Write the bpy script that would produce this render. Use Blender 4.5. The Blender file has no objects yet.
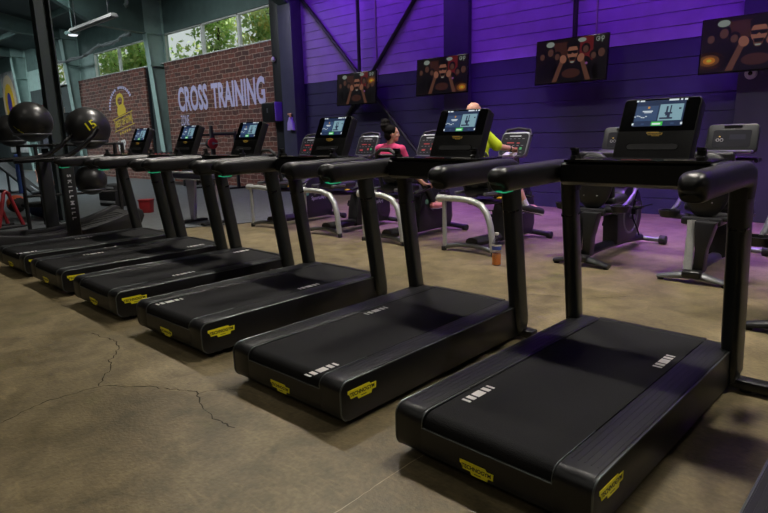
import bpy, bmesh, math, random
from math import radians as rad, sin, cos, pi
from mathutils import Vector, Matrix

random.seed(7)
SC = bpy.context.scene
COL = SC.collection

# ------------------------------------------------------------------ materials
def lin(c):
    return tuple((x/12.92 if x <= .04045 else ((x+.055)/1.055)**2.4) for x in c)
def srgb(r, g, b): return lin((r/255, g/255, b/255))
MATS = {}
def mat(name, col, rough=.5, metal=0., spec=.5, noise=0., nscale=40., bump=0., bscale=200., coat=0., emit=None, estr=0., alpha=1.):
    if name in MATS: return MATS[name]
    m = bpy.data.materials.new(name); m.use_nodes = True
    nt = m.node_tree; b = nt.nodes['Principled BSDF']
    b.inputs['Base Color'].default_value = (*col, 1)
    b.inputs['Roughness'].default_value = rough
    b.inputs['Metallic'].default_value = metal
    b.inputs['Specular IOR Level'].default_value = spec
    b.inputs['Coat Weight'].default_value = coat
    if emit:
        b.inputs['Emission Color'].default_value = (*emit, 1); b.inputs['Emission Strength'].default_value = estr
    tc = nt.nodes.new('ShaderNodeTexCoord')
    if noise > 0:
        n = nt.nodes.new('ShaderNodeTexNoise'); n.inputs['Scale'].default_value = nscale; n.inputs['Detail'].default_value = 5
        nt.links.new(tc.outputs['Object'], n.inputs['Vector'])
        r = nt.nodes.new('ShaderNodeValToRGB')
        r.color_ramp.elements[0].position = .3; r.color_ramp.elements[1].position = .7
        r.color_ramp.elements[0].color = (*[max(0, c*(1-noise)) for c in col], 1)
        r.color_ramp.elements[1].color = (*[min(1, c*(1+noise)) for c in col], 1)
        nt.links.new(n.outputs['Fac'], r.inputs['Fac']); nt.links.new(r.outputs['Color'], b.inputs['Base Color'])
    if bump > 0:
        n = nt.nodes.new('ShaderNodeTexNoise'); n.inputs['Scale'].default_value = bscale; n.inputs['Detail'].default_value = 3
        nt.links.new(tc.outputs['Object'], n.inputs['Vector'])
        bp = nt.nodes.new('ShaderNodeBump'); bp.inputs['Strength'].default_value = bump; bp.inputs['Distance'].default_value = .01
        nt.links.new(n.outputs['Fac'], bp.inputs['Height']); nt.links.new(bp.outputs['Normal'], b.inputs['Normal'])
    MATS[name] = m
    return m

def glass(name, tint=(1, 1, 1), refl=.12):
    m = bpy.data.materials.new(name); m.use_nodes = True; nt = m.node_tree; nt.nodes.clear()
    o = nt.nodes.new('ShaderNodeOutputMaterial'); mx = nt.nodes.new('ShaderNodeMixShader')
    t = nt.nodes.new('ShaderNodeBsdfTransparent'); t.inputs[0].default_value = (*tint, 1)
    g = nt.nodes.new('ShaderNodeBsdfGlossy'); g.inputs['Roughness'].default_value = .03
    mx.inputs[0].default_value = refl
    nt.links.new(t.outputs[0], mx.inputs[1]); nt.links.new(g.outputs[0], mx.inputs[2]); nt.links.new(mx.outputs[0], o.inputs[0])
    return m

def emis(name, col, s):
    return mat(name, (0, 0, 0), .4, emit=col, estr=s)

M_black = mat('black_satin', (.0065, .0065, .007), .4, noise=.15, nscale=30, bump=.08, bscale=600)
M_blackg = mat('black_gloss', (.008, .008, .009), .18)
M_matte = mat('black_matte', (.012, .012, .013), .62, bump=.15, bscale=300)
M_rub = mat('black_rubber', (.012, .012, .012), .75, bump=.2, bscale=150)
M_gun = mat('gunmetal', (.02, .021, .023), .4, metal=.3, noise=.1)
M_silver = mat('silver_paint', (.46, .47, .46), .34, metal=.45, noise=.06)
M_dsilver = mat('dull_silver', (.17, .175, .185), .4, metal=.7)
M_chrome = mat('edge_chrome', (.15, .165, .16), .38, metal=.8)
M_yellow = mat('badge_yellow', (.95, .86, .02), .45)
M_gold = mat('badge_gold', (.95, .62, .10), .4)
M_ink = mat('ink', (.006, .006, .006), .5)
M_white = mat('white_print', (.62, .6, .57), .5)
M_green = emis('led_green', (.02, .5, .22), .6)

def belt_mat():
    m = mat('running_belt', (.014, .014, .015), .7, spec=.18); nt = m.node_tree; b = nt.nodes['Principled BSDF']
    tc = nt.nodes.new('ShaderNodeTexCoord')
    n = nt.nodes.new('ShaderNodeTexVoronoi'); n.inputs['Scale'].default_value = 260
    nt.links.new(tc.outputs['Object'], n.inputs['Vector'])
    bp = nt.nodes.new('ShaderNodeBump'); bp.inputs['Strength'].default_value = .35; bp.inputs['Distance'].default_value = .004
    nt.links.new(n.outputs['Distance'], bp.inputs['Height']); nt.links.new(bp.outputs['Normal'], b.inputs['Normal'])
    n2 = nt.nodes.new('ShaderNodeTexNoise'); n2.inputs['Scale'].default_value = 3.; n2.inputs['Detail'].default_value = 6
    nt.links.new(tc.outputs['Object'], n2.inputs['Vector'])
    r = nt.nodes.new('ShaderNodeValToRGB'); r.color_ramp.elements[0].position = .35; r.color_ramp.elements[1].position = .7
    r.color_ramp.elements[0].color = (.0045, .0045, .0048, 1); r.color_ramp.elements[1].color = (.0085, .0085, .0088, 1)
    nt.links.new(n2.outputs['Fac'], r.inputs['Fac']); nt.links.new(r.outputs['Color'], b.inputs['Base Color'])
    return m
M_belt = belt_mat()

def brushed_mat():
    m = mat('side_cover', (.019, .0195, .0205), .44, metal=.05, spec=.28); nt = m.node_tree; b = nt.nodes['Principled BSDF']
    tc = nt.nodes.new('ShaderNodeTexCoord'); mp = nt.nodes.new('ShaderNodeMapping'); mp.inputs['Scale'].default_value = (160, 2, 160)
    n = nt.nodes.new('ShaderNodeTexNoise'); n.inputs['Scale'].default_value = 3; n.inputs['Detail'].default_value = 4
    nt.links.new(tc.outputs['Object'], mp.inputs['Vector']); nt.links.new(mp.outputs[0], n.inputs['Vector'])
    r = nt.nodes.new('ShaderNodeMapRange'); r.inputs[3].default_value = .27; r.inputs[4].default_value = .5
    nt.links.new(n.outputs['Fac'], r.inputs[0]); nt.links.new(r.outputs[0], b.inputs['Roughness'])
    bp = nt.nodes.new('ShaderNodeBump'); bp.inputs['Strength'].default_value = .12; bp.inputs['Distance'].default_value = .003
    nt.links.new(n.outputs['Fac'], bp.inputs['Height']); nt.links.new(bp.outputs['Normal'], b.inputs['Normal'])
    return m
M_cover = brushed_mat()

# ------------------------------------------------------------------ mesh builder
class MB:
    def __init__(s): s.bm = bmesh.new(); s.mi = 0
    def m(s, i): s.mi = i; return s
    def _f(s, vs):
        try:
            f = s.bm.faces.new(vs); f.material_index = s.mi; f.smooth = True; return f
        except ValueError: return None
    def box(s, c, d, bev=0., rot=None, seg=2):
        b2 = bmesh.new(); bmesh.ops.create_cube(b2, size=1)
        for v in b2.verts: v.co = Vector((v.co.x*d[0], v.co.y*d[1], v.co.z*d[2]))
        if bev > 0: bmesh.ops.bevel(b2, geom=b2.edges[:], offset=min(bev, min(d)*.49), segments=seg, profile=.5, affect='EDGES')
        T = Matrix.Translation(Vector(c))
        if rot is not None: T = T @ rot.to_4x4()
        return s._merge(b2, T)
    def _merge(s, b2, T=None):
        mp = {}
        for v in b2.verts: mp[v] = s.bm.verts.new((T @ v.co) if T is not None else v.co)
        for f in b2.faces: s._f([mp[v] for v in f.verts])
        b2.free(); return s
    def ring(s, c, ax, ay, ra, rb, n, sq=2.):
        if sq != 2.:
            g = lambda v: math.copysign(abs(v)**(2/sq), v)
            return [s.bm.verts.new(c + ax*(ra*g(cos(2*pi*i/n))) + ay*(rb*g(sin(2*pi*i/n)))) for i in range(n)]
        return [s.bm.verts.new(c + ax*(ra*cos(2*pi*i/n)) + ay*(rb*sin(2*pi*i/n))) for i in range(n)]
    def tube(s, pts, r, n=14, cap=True, rb=None, up=None, sq=2.):
        """sweep an ellipse along points; r scalar or per-point list"""
        pts = [Vector(p) for p in pts]; k = len(pts)
        R = r if isinstance(r, (list, tuple)) else [r]*k
        RB = R if rb is None else (rb if isinstance(rb, (list, tuple)) else [rb]*k)
        rings = []; pax = None
        for i, p in enumerate(pts):
            t = (pts[min(i+1, k-1)]-pts[max(i-1, 0)]).normalized()
            if pax is None:
                u = Vector(up) if up is not None else (Vector((0, 0, 1)) if abs(t.z) < .9 else Vector((1, 0, 0)))
            else: u = pax
            ax = (u - t*u.dot(t)).normalized(); ay = t.cross(ax); pax = ax
            rings.append(s.ring(p, ax, ay, R[i], RB[i], n, sq))
        for a, b in zip(rings, rings[1:]):
            for j in range(n): s._f([a[j], a[(j+1) % n], b[(j+1) % n], b[j]])
        if cap:
            s._f(rings[0][::-1]); s._f(rings[-1])
        return s
    def cyl(s, a, b, r, n=20, r2=None, bev=0.):
        a = Vector(a); b = Vector(b); r2 = r if r2 is None else r2
        if bev > 0:
            t = (b-a).normalized()
            return s.tube([a, a+t*bev*.3, a+t*bev, b-t*bev, b-t*bev*.3, b], [r-bev, r-bev*.3, r, r2, r2-bev*.3, r2-bev], n)
        return s.tube([a, b], [r, r2], n)
    def lathe(s, prof, n=28, c=(0, 0, 0), T=None):
        """prof: list of (r,z)"""
        c = Vector(c); rows = []
        for r, z in prof:
            row = []
            for i in range(n):
                p = Vector((max(r, 1e-5)*cos(2*pi*i/n), max(r, 1e-5)*sin(2*pi*i/n), z))
                if T is not None: p = T @ p
                row.append(s.bm.verts.new(p+c))
            rows.append(row)
        for a, b in zip(rows, rows[1:]):
            for j in range(n): s._f([a[j], a[(j+1) % n], b[(j+1) % n], b[j]])
        s._f(rows[0][::-1]); s._f(rows[-1]); return s
    def prism(s, poly, axis, a, b, bev=0.):
        """poly 2D ccw; extruded along axis between a and b. axis 'x': (y,z); 'y': (x,z); 'z': (x,y)"""
        def P(q, t):
            return {'x': (t, q[0], q[1]), 'y': (q[0], t, q[1]), 'z': (q[0], q[1], t)}[axis]
        b2 = bmesh.new()
        A = [b2.verts.new(P(q, a)) for q in poly]; B = [b2.verts.new(P(q, b)) for q in poly]
        n = len(poly)
        fa = b2.faces.new(A); fb = b2.faces.new(B[::-1])
        for i in range(n): b2.faces.new([A[i], B[i], B[(i+1) % n], A[(i+1) % n]])
        bmesh.ops.recalc_face_normals(b2, faces=b2.faces[:])
        if bev > 0:
            es = [e for e in b2.edges if any(f in (fa, fb) for f in e.link_faces)]
            bmesh.ops.bevel(b2, geom=es, offset=bev, segments=2, profile=.5, affect='EDGES')
        return s._merge(b2)
    def sphere(s, c, r, sc=(1, 1, 1), u=24, v=16, T=None):
        b2 = bmesh.new(); bmesh.ops.create_uvsphere(b2, u_segments=u, v_segments=v, radius=1)
        X = Matrix.Translation(Vector(c)) @ (T.to_4x4() if T is not None else Matrix.Identity(4)) @ Matrix.Diagonal((r*sc[0], r*sc[1], r*sc[2], 1))
        return s._merge(b2, X)
    def quad(s, a, b, c, d):
        s._f([s.bm.verts.new(Vector(p)) for p in (a, b, c, d)]); return s
    def poly(s, pts):
        s._f([s.bm.verts.new(Vector(p)) for p in pts]); return s
    def xf(s, T):
        for v in s.bm.verts: v.co = T @ v.co
        return s
    def build(s, name, mats, parent=None, sharp=35, loc=None):
        me = bpy.data.meshes.new(name)
        bmesh.ops.recalc_face_normals(s.bm, faces=s.bm.faces[:])
        s.bm.to_mesh(me); s.bm.free()
        for mm in (mats if isinstance(mats, (list, tuple)) else [mats]): me.materials.append(mm)
        me.set_sharp_from_angle(angle=rad(sharp))
        o = bpy.data.objects.new(name, me); COL.objects.link(o)
        if parent: o.parent = parent
        if loc is not None: o.location = loc
        return o

def text_bm(mb, txt, size, T, sx=1., extrude=.001, offset=0., align='CENTER', spacing=1.):
    cu = bpy.data.curves.new('txt', 'FONT'); cu.body = txt; cu.size = size; cu.align_x = align; cu.align_y = 'CENTER'
    cu.extrude = extrude; cu.offset = offset; cu.space_character = spacing; cu.resolution_u = 3
    ob = bpy.data.objects.new('txt', cu); COL.objects.link(ob)
    dg = bpy.context.evaluated_depsgraph_get(); me = bpy.data.meshes.new_from_object(ob.evaluated_get(dg))
    b2 = bmesh.new(); b2.from_mesh(me)
    X = T @ Matrix.Diagonal((sx, 1, 1, 1))
    mp = {v: mb.bm.verts.new(X @ v.co) for v in b2.verts}
    for f in b2.faces:
        q = mb._f([mp[v] for v in f.verts])
        if q: q.smooth = False
    b2.free(); bpy.data.objects.remove(ob); bpy.data.curves.remove(cu); bpy.data.meshes.remove(me)
    return mb

# frames for text: local x -> world dir, local y -> world dir, z = normal
def frame(o, xd, yd):
    x = Vector(xd).normalized(); y = Vector(yd); y = (y-x*y.dot(x)).normalized(); z = x.cross(y)
    return Matrix(((x.x, y.x, z.x, o[0]), (x.y, y.y, z.y, o[1]), (x.z, y.z, z.z, o[2]), (0, 0, 0, 1)))

def thing(name, label, cat, loc=(0, 0, 0), rz=0., group=None):
    o = bpy.data.objects.new(name, None); COL.objects.link(o); o.empty_display_size = .1
    o.location = loc; o.rotation_euler = (0, 0, rz)
    return tag(o, label, cat, group)
def tag(o, label, cat, group=None, kind=None):
    o['label'] = label; o['category'] = cat
    if group: o['group'] = group
    if kind: o['kind'] = kind
    return o
def struct(o): o['kind'] = 'structure'; return o
def copy_tree(o, parent=None):
    c = o.copy(); COL.objects.link(c)
    if parent: c.parent = parent
    for ch in list(o.children): copy_tree(ch, c)
    return c

# ------------------------------------------------------------------ camera
F_PX, PITCH, ROLL, CH, PSI = 586.389985, rad(11.7747804), rad(-1.4668699), 1.4384589, rad(43.5497575)
cam_d = bpy.data.cameras.new('camera'); cam = bpy.data.objects.new('camera', cam_d); COL.objects.link(cam)
cam_d.sensor_width = 36; cam_d.sensor_fit = 'HORIZONTAL'; cam_d.lens = F_PX*36/768; cam_d.clip_start = .05; cam_d.clip_end = 200
f0 = Vector((0, cos(PITCH), -sin(PITCH))); r0 = Vector((1, 0, 0)); u0 = Vector((0, sin(PITCH), cos(PITCH)))
r1 = r0*cos(ROLL)+u0*sin(ROLL); u1 = u0*cos(ROLL)-r0*sin(ROLL)
B = Matrix(((cos(PSI), -sin(PSI), 0), (sin(PSI), cos(PSI), 0), (0, 0, 1)))
r1, u1, f1 = B @ r1, B @ u1, B @ f0
cam.matrix_world = Matrix(((r1.x, u1.x, -f1.x, 0), (r1.y, u1.y, -f1.y, 0), (r1.z, u1.z, -f1.z, CH), (0, 0, 0, 1)))
SC.camera = cam

# ------------------------------------------------------------------ SETTING
WY = 10.28
def floor_mat():
    m = mat('concrete', srgb(128, 116, 92), .42); nt = m.node_tree; b = nt.nodes['Principled BSDF']; L = nt.links
    tc = nt.nodes.new('ShaderNodeTexCoord')
    def noise(sc, det, dist=0.):
        n = nt.nodes.new('ShaderNodeTexNoise'); n.inputs['Scale'].default_value = sc; n.inputs['Detail'].default_value = det
        n.inputs['Distortion'].default_value = dist; L.new(tc.outputs['Object'], n.inputs['Vector']); return n
    def ramp(n, p0, c0, p1, c1):
        r = nt.nodes.new('ShaderNodeValToRGB'); e = r.color_ramp.elements
        e[0].position = p0; e[0].color = (*c0, 1); e[1].position = p1; e[1].color = (*c1, 1); L.new(n.outputs[0], r.inputs[0]); return r
    def mix(a, b_, f, mode='MULTIPLY'):
        x = nt.nodes.new('ShaderNodeMix'); x.data_type = 'RGBA'; x.blend_type = mode; x.inputs[0].default_value = f
        L.new(a.outputs[2] if a.bl_idname == 'ShaderNodeMix' else a.outputs[0], x.inputs[6]); L.new(b_.outputs[2] if b_.bl_idname == 'ShaderNodeMix' else b_.outputs[0], x.inputs[7]); return x
    base = ramp(noise(.9, 8, .6), .32, srgb(106, 95, 70), .7, srgb(140, 126, 97))
    mid = ramp(noise(5, 9, .8), .3, (.55, .55, .53), .66, (1.14, 1.14, 1.1))
    fine = ramp(noise(38, 6), .3, (.72, .72, .72), .65, (1.12, 1.12, 1.1))
    green = ramp(noise(1.6, 3), .62, (1, 1, 1), .72, (.86, 1.0, .74))
    x = mix(mix(mix(base, mid, .9), fine, .8), green, .8)
    # fine light scratches
    mp = nt.nodes.new('ShaderNodeMapping'); mp.inputs['Scale'].default_value = (2, 14, 1); mp.inputs['Rotation'].default_value = (0, 0, .5)
    L.new(tc.outputs['Object'], mp.inputs[0])
    sc = nt.nodes.new('ShaderNodeTexNoise'); sc.inputs['Scale'].default_value = 2.4; sc.inputs['Detail'].default_value = 8; sc.inputs['Distortion'].default_value = 1.5; L.new(mp.outputs[0], sc.inputs['Vector'])
    sr = ramp(sc, .58, (1, 1, 1), .72, (1.5, 1.46, 1.36))
    x = mix(x, sr, .5)
    L.new(x.outputs[2], b.inputs['Base Color'])
    rr = nt.nodes.new('ShaderNodeMapRange'); rr.inputs[3].default_value = .22; rr.inputs[4].default_value = .52
    L.new(noise(2.5, 7, .5).outputs[0], rr.inputs[0]); L.new(rr.outputs[0], b.inputs['Roughness'])
    bp = nt.nodes.new('ShaderNodeBump'); bp.inputs['Strength'].default_value = .25; bp.inputs['Distance'].default_value = .01
    L.new(noise(60, 6).outputs[0], bp.inputs['Height']); L.new(bp.outputs['Normal'], b.inputs['Normal'])
    return m
M_floor = floor_mat()
o = MB().box((-17.5, 1, -.1), (54, 23, .2)).build('floor', M_floor); struct(o)
M_mat = mat('gym_rubber_floor', srgb(86, 90, 92), .45, noise=.25, nscale=9, bump=.2, bscale=120)
o = MB().prism([(-43.9, -9.9), (-9.9, -9.9), (-9.9, 2.6), (-8.3, 6.3), (-8.3, 7.1), (-12.5, 10.0), (-43.9, 10.0)], 'z', 0., .012).build('trim_1', M_mat)
struct(o)
# cracks in the concrete: thin dark filled grooves lying in the floor
M_crack = mat('crack_fill', srgb(52, 47, 34), .9); M_scr = mat('scratch_line', srgb(190, 178, 150), .8)
def crack(pts, w, name, m, wob=.012):
    mb = MB(); P = []
    for a, b in zip(pts, pts[1:]):
        a = Vector((*a, 0)); b = Vector((*b, 0)); n = max(2, int((b-a).length/.03))
        for i in range(n):
            p = a.lerp(b, i/n); P.append(p+Vector((random.uniform(-wob, wob), random.uniform(-wob, wob), 0)))
    P.append(Vector((*pts[-1], 0)))
    Lf, Rt = [], []
    for i, p in enumerate(P):
        t = (P[min(i+1, len(P)-1)]-P[max(i-1, 0)]).normalized(); s = Vector((-t.y, t.x, 0)); ww = w*random.uniform(.4, 1.3)
        Lf.append(mb.bm.verts.new(p+s*ww+Vector((0, 0, .0012)))); Rt.append(mb.bm.verts.new(p-s*ww+Vector((0, 0, .0012))))
    for i in range(len(P)-1): mb._f([Lf[i], Rt[i], Rt[i+1], Lf[i+1]])
    return struct(mb.build(name, m))
crack([(-3.37, .42), (-3.45, .661), (-3.543, .906), (-3.526, 1.203), (-3.276, 1.395), (-3.002, 1.535), (-2.749, 1.453), (-2.60, 1.43), (-2.449, 1.448)], .0035, 'trim_2', M_crack)
crack([(-3.526, 1.203), (-3.66, 1.27), (-3.74, 1.35), (-3.913, 1.419), (-4.05, 1.53), (-4.239, 1.602), (-4.6, 1.56)], .0035, 'trim_3', M_crack)
crack([(-2.98, 1.53), (-2.92, 1.66), (-2.8, 1.75)], .002, 'trim_4', M_crack)
crack([(-1.56, 1.0), (-1.557, 1.324), (-1.564, 1.713), (-1.565, 1.9)], .002, 'trim_5', M_scr, .003)
crack([(-3.1, 6.6), (-2.45, 5.2), (-2.2, 4.6)], .003, 'trim_6', M_crack, .006)
crack([(-2.6, 4.55), (-2.1, 4.75), (-1.8, 5.1)], .002, 'trim_7', M_crack, .006)

# back wall, horizontal cladding with V grooves; painted dark below 2.58 m and pale above
M_navy = mat('navy_cladding', srgb(44, 40, 74), .65, noise=.12, nscale=3)
M_lilac = mat('pale_cladding', srgb(150, 122, 180), .65, noise=.1, nscale=3)
M_steel = mat('green_grey_steel', srgb(150, 174, 168), .5, noise=.1, nscale=4)
M_dsteel = mat('dark_green_steel', srgb(84, 104, 100), .55, noise=.15, nscale=3)
M_dnavy = mat('navy_column', srgb(62, 62, 84), .5, noise=.1, nscale=4)
def clad(x0, x1, z0, z1, pitch, name, m):
    prof = []; z = z0
    while z < z1-1e-4:
        zt = min(z+pitch, z1)
        prof += [(WY, z), (WY, zt-.022), (WY+.012, zt-.014), (WY+.012, zt-.008)]
        z = zt
    prof += [(WY, z1), (WY+.2, z1), (WY+.2, z0)]
    return struct(MB().prism(prof, 'x', x0, x1).build(name, m, sharp=10))
clad(-12.8, 9, 0, 2.79, .279, 'wall_back', M_navy)
clad(-12.8, 9, 2.79, 8.8, .21, 'wall_back_upper', M_lilac)
# left part of the back wall: dark masonry below, windows, header
M_dwall = mat('dark_wall', srgb(58, 66, 66), .7, noise=.2, nscale=2)
def wallbox(x0, x1, z0, z1, m, name, y0=WY, t=.2): return struct(MB().box(((x0+x1)/2, y0+t/2, (z0+z1)/2), (x1-x0, t, z1-z0)).build(name, m))
wallbox(-44, -12.8, 0, 4.03, M_dwall, 'wall_back_lower')
wallbox(-44, -12.8, 4.98, 8.8, M_dsteel, 'wall_back_header')
WIN = [(-19.95, -13.7, [-17.47, -15.44]), (-26.0, -21.2, [-23.65]), (-31.2, -27.75, [-29.5])]
xs = sorted([(-12.8, -12.8)]+[(a, b) for a, b, _ in WIN]+[(-44, -44)])
for (a0, a1), (b0, b1) in zip(xs, xs[1:]):
    if b0-a1 > .01: wallbox(a1, b0, 4.03, 4.98, M_steel, 'wall_back_pier')
M_wframe = mat('window_frame_white', srgb(205, 208, 204), .5)
M_glass = glass('window_glass', (.93, .96, .95), .012)
for i, (a, b, mul) in enumerate(WIN):
    fr = MB(); t = .05
    fr.box(((a+b)/2, WY+.08, 4.03+t/2), (b-a, .1, t), .01); fr.box(((a+b)/2, WY+.08, 4.98-t/2), (b-a, .1, t), .01)
    for x in [a+t/2, b-t/2]: fr.box((x, WY+.08, 4.505), (t, .1, .95), .01)
    for x in mul: fr.box((x, WY+.08, 4.505), (.11, .1, .95), .01)
    w = struct(fr.build('window_%d' % (i+1), M_wframe))
    xs2 = [a]+mul+[b]
    for x0, x1 in zip(xs2, xs2[1:]): MB().box(((x0+x1)/2, WY+.09, 4.505), (x1-x0, .008, .9)).build('pane', M_glass, w)
    struct(MB().box(((a+b)/2, WY-.06, 4.0), (b-a, .22, .04), .008).build('window_sill', M_wframe, w))
# other walls, roof
wall = lambda c, d, n, m: struct(MB().box(c, d).build(n, m))
wall((-44.1, 1, 4), (.2, 23, 9), 'wall_left', M_dwall)
wall((9.1, 1, 5), (.2, 23, 10.5), 'wall_right', M_dwall)
wall((-17.5, -10.1, 5), (54, .2, 10.5), 'wall_front', M_dwall)
M_roof = mat('roof_sheet', srgb(52, 62, 62), .6, noise=.15, nscale=2)
RS = .17
rz_ = lambda y: 6.0+(10.45-y)*RS
mb = MB(); mb.prism([(10.52, rz_(10.52)), (10.52, rz_(10.52)+.15), (-10.2, rz_(-10.2)+.15), (-10.2, rz_(-10.2))], 'x', -44.2, 9.2)
struct(mb.build('ceiling', M_roof))
for k, y in enumerate([8.7, 6.6, 4.9, 3.2, 1.5, -.2]):
    struct(MB().box((-17.5, y, rz_(y)-.11), (53, .1, .2)).build('trim_%d' % (20+k), M_dsteel))

# steel portal frames: tapered column with flanges + rafter haunch
def portal(x, zb, m, name, cw=.34, d0=.28, d1=.62, m2=None):
    mb = MB()
    zt = rz_(WY-.4)
    web = [(WY-.02, 0), (WY-.02, zt), (WY-d1, zt), (WY-d1, zb), (WY-d0, 0)]
    mb.prism(web, 'x', x-.012, x+.012)
    fl = .02
    mb.prism([(WY-d0, 0), (WY-d0-fl, 0), (WY-d1-fl, zb), (WY-d1, zb)], 'x', x-cw/2, x+cw/2)
    mb.prism([(WY-.02, 0), (WY, 0), (WY, zt), (WY-.02, zt)], 'x', x-cw/2, x+cw/2)
    for z in (zb, zb-1.05): mb.box((x, WY-d1/2, z), (cw, d1-.05, .02))
    for z in (zb+.25, zb+.5, zb+.75):
        for yy in (WY-.2, WY-.45):
            mb.cyl((x-.04, yy, z), (x+.04, yy, z), .025, 8)
    o = struct(mb.build(name, m))
    r = MB(); y0 = WY-d1; slope = RS
    bot = [(y0, zb), (y0-1.6, zb+.1), (y0-4.0, rz_(y0-4.0)-.55), (-10, rz_(-10)-.5)]
    top = [(-10, rz_(-10)-.02), (y0, rz_(y0)-.02)]
    r.prism(bot+top, 'x', x-.012, x+.012)
    for a, b in zip(bot, bot[1:]): r.prism([a, b, (b[0], b[1]-.022), (a[0], a[1]-.022)], 'x', x-cw/2, x+cw/2)
    struct(r.build(name+'_rafter', m2 or M_dsteel))
portal(-19.95, 4.95, M_steel, 'trim_30', cw=.28)
portal(-27.6, 5.7, M_steel, 'trim_31')
portal(-34.6, 5.7, M_steel, 'trim_32')
def boxcol(x, w, d, name, m, zb):
    zt = rz_(WY-d)-.02
    struct(MB().box((x, WY-d/2, zt/2), (w, d, zt), .012).build(name, m))
    r = MB(); y0 = WY-d
    r.prism([(y0, zb), (y0-4, rz_(y0-4)-.5), (-10, rz_(-10)-.5), (-10, rz_(-10)-.02), (y0, rz_(y0)-.02)], 'x', x-w*.35, x+w*.35)
    struct(r.build(name+'_rafter', M_dsteel))
boxcol(-12.77, .54, .35, 'trim_33', M_dnavy, 4.75)
boxcol(-7.5, .62, .12, 'trim_34', M_dnavy, 5.6)
boxcol(-2.03, .66, .12, 'trim_35', M_dnavy, 5.6)
struct(MB().box((-13.27, WY-.13, 2.95), (.46, .26, 5.9), .01).build('trim_36', mat('black_trim', (.012, .013, .015), .5)))
# crossed wind bracing between two columns
mb = MB()
for a, b, y in [((-12.45, 4.95), (-7.85, .3), WY-.09), ((-7.85, 5.05), (-12.45, .25), WY-.05)]:
    mb.tube([(a[0], y, a[1]), (b[0], y, b[1])], .045, 8)
struct(mb.build('trim_37', mat('brace_black', (.012, .012, .014), .5)))
mb = MB()
for x in (-9.83, -4.6): mb.cyl((x, WY-.02, 2.65), (x, WY-.02, 5.9), .018, 8)
struct(mb.build('trim_38', mat('conduit', srgb(150, 140, 150), .6)))

# free-standing roof column near the stretching area
mb = MB(); cx, cy = -11.75, 3.85
for s in (-1, 1): mb.box((cx, cy+s*.12, 3.3), (.21, .02, 6.6))
mb.box((cx, cy, 3.3), (.016, .24, 6.6)); mb.box((cx, cy, .02), (.4, .4, .02))
struct(mb.build('trim_39', mat('dark_column', srgb(52, 62, 62), .5, noise=.1)))

# ------------------------------------------------------------------ brick panels
def brick_mat():
    m = mat('brick_print', srgb(96, 62, 54), .7); nt = m.node_tree; b = nt.nodes['Principled BSDF']; L = nt.links
    tc = nt.nodes.new('ShaderNodeTexCoord'); sp = nt.nodes.new('ShaderNodeSeparateXYZ'); cb = nt.nodes.new('ShaderNodeCombineXYZ')
    L.new(tc.outputs['Object'], sp.inputs[0]); L.new(sp.outputs['X'], cb.inputs['X']); L.new(sp.outputs['Z'], cb.inputs['Y'])
    n0 = nt.nodes.new('ShaderNodeTexNoise'); n0.inputs['Scale'].default_value = 4; L.new(cb.outputs[0], n0.inputs['Vector'])
    va = nt.nodes.new('ShaderNodeVectorMath'); va.operation = 'MULTIPLY_ADD'; va.inputs[1].default_value = (.08, .08, 0); L.new(n0.outputs['Color'], va.inputs[0]); L.new(cb.outputs[0], va.inputs[2])
    br = nt.nodes.new('ShaderNodeTexBrick'); L.new(va.outputs[0], br.inputs['Vector'])
    br.inputs['Color1'].default_value = (*srgb(112, 64, 54), 1); br.inputs['Color2'].default_value = (*srgb(62, 40, 38), 1); br.inputs['Mortar'].default_value = (*srgb(150, 132, 122), 1)
    br.inputs['Scale'].default_value = 1; br.inputs['Mortar Size'].default_value = .014; br.inputs['Mortar Smooth'].default_value = .6; br.inputs['Bias'].default_value = -.1
    br.inputs['Brick Width'].default_value = .36; br.inputs['Row Height'].default_value = .135
    n = nt.nodes.new('ShaderNodeTexNoise'); n.inputs['Scale'].default_value = 9; n.inputs['Detail'].default_value = 6; L.new(cb.outputs[0], n.inputs['Vector'])
    r = nt.nodes.new('ShaderNodeValToRGB'); r.color_ramp.elements[0].position = .3; r.color_ramp.elements[1].position = .7
    r.color_ramp.elements[0].color = (.55, .55, .55, 1); r.color_ramp.elements[1].color = (1.3, 1.25, 1.2, 1); L.new(n.outputs[0], r.inputs[0])
    x = nt.nodes.new('ShaderNodeMix'); x.data_type = 'RGBA'; x.blend_type = 'MULTIPLY'; x.inputs[0].default_value = .9
    L.new(br.outputs['Color'], x.inputs[6]); L.new(r.outputs[0], x.inputs[7]); L.new(x.outputs[2], b.inputs['Base Color'])
    return m
M_brick = brick_mat()
M_plilac = mat('print_lilac', srgb(182, 178, 214), .6); M_pyel = mat('print_yellow', srgb(196, 168, 48), .6); M_pedge = mat('panel_edge', srgb(40, 46, 50), .6)
M_pwhite = mat('print_white', srgb(200, 198, 196), .6)
PY = WY-.14
def brick_panel(x0, x1, z1, label):
    t = thing('brick_panel', label, 'wall panel', ((x0+x1)/2, PY, 0))
    MB().box((0, 0, z1/2), (x1-x0-.02, .06, z1)).build('printed_board', M_brick, t)
    MB().box((0, .07, z1/2-.02), (x1-x0, .07, z1-.04)).build('backing_frame', M_pedge, t)
    return t
p1 = brick_panel(-19.72, -13.53, 4.0, 'tall brick patterned panel lettered CROSS TRAINING ZONE below the windows')
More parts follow.
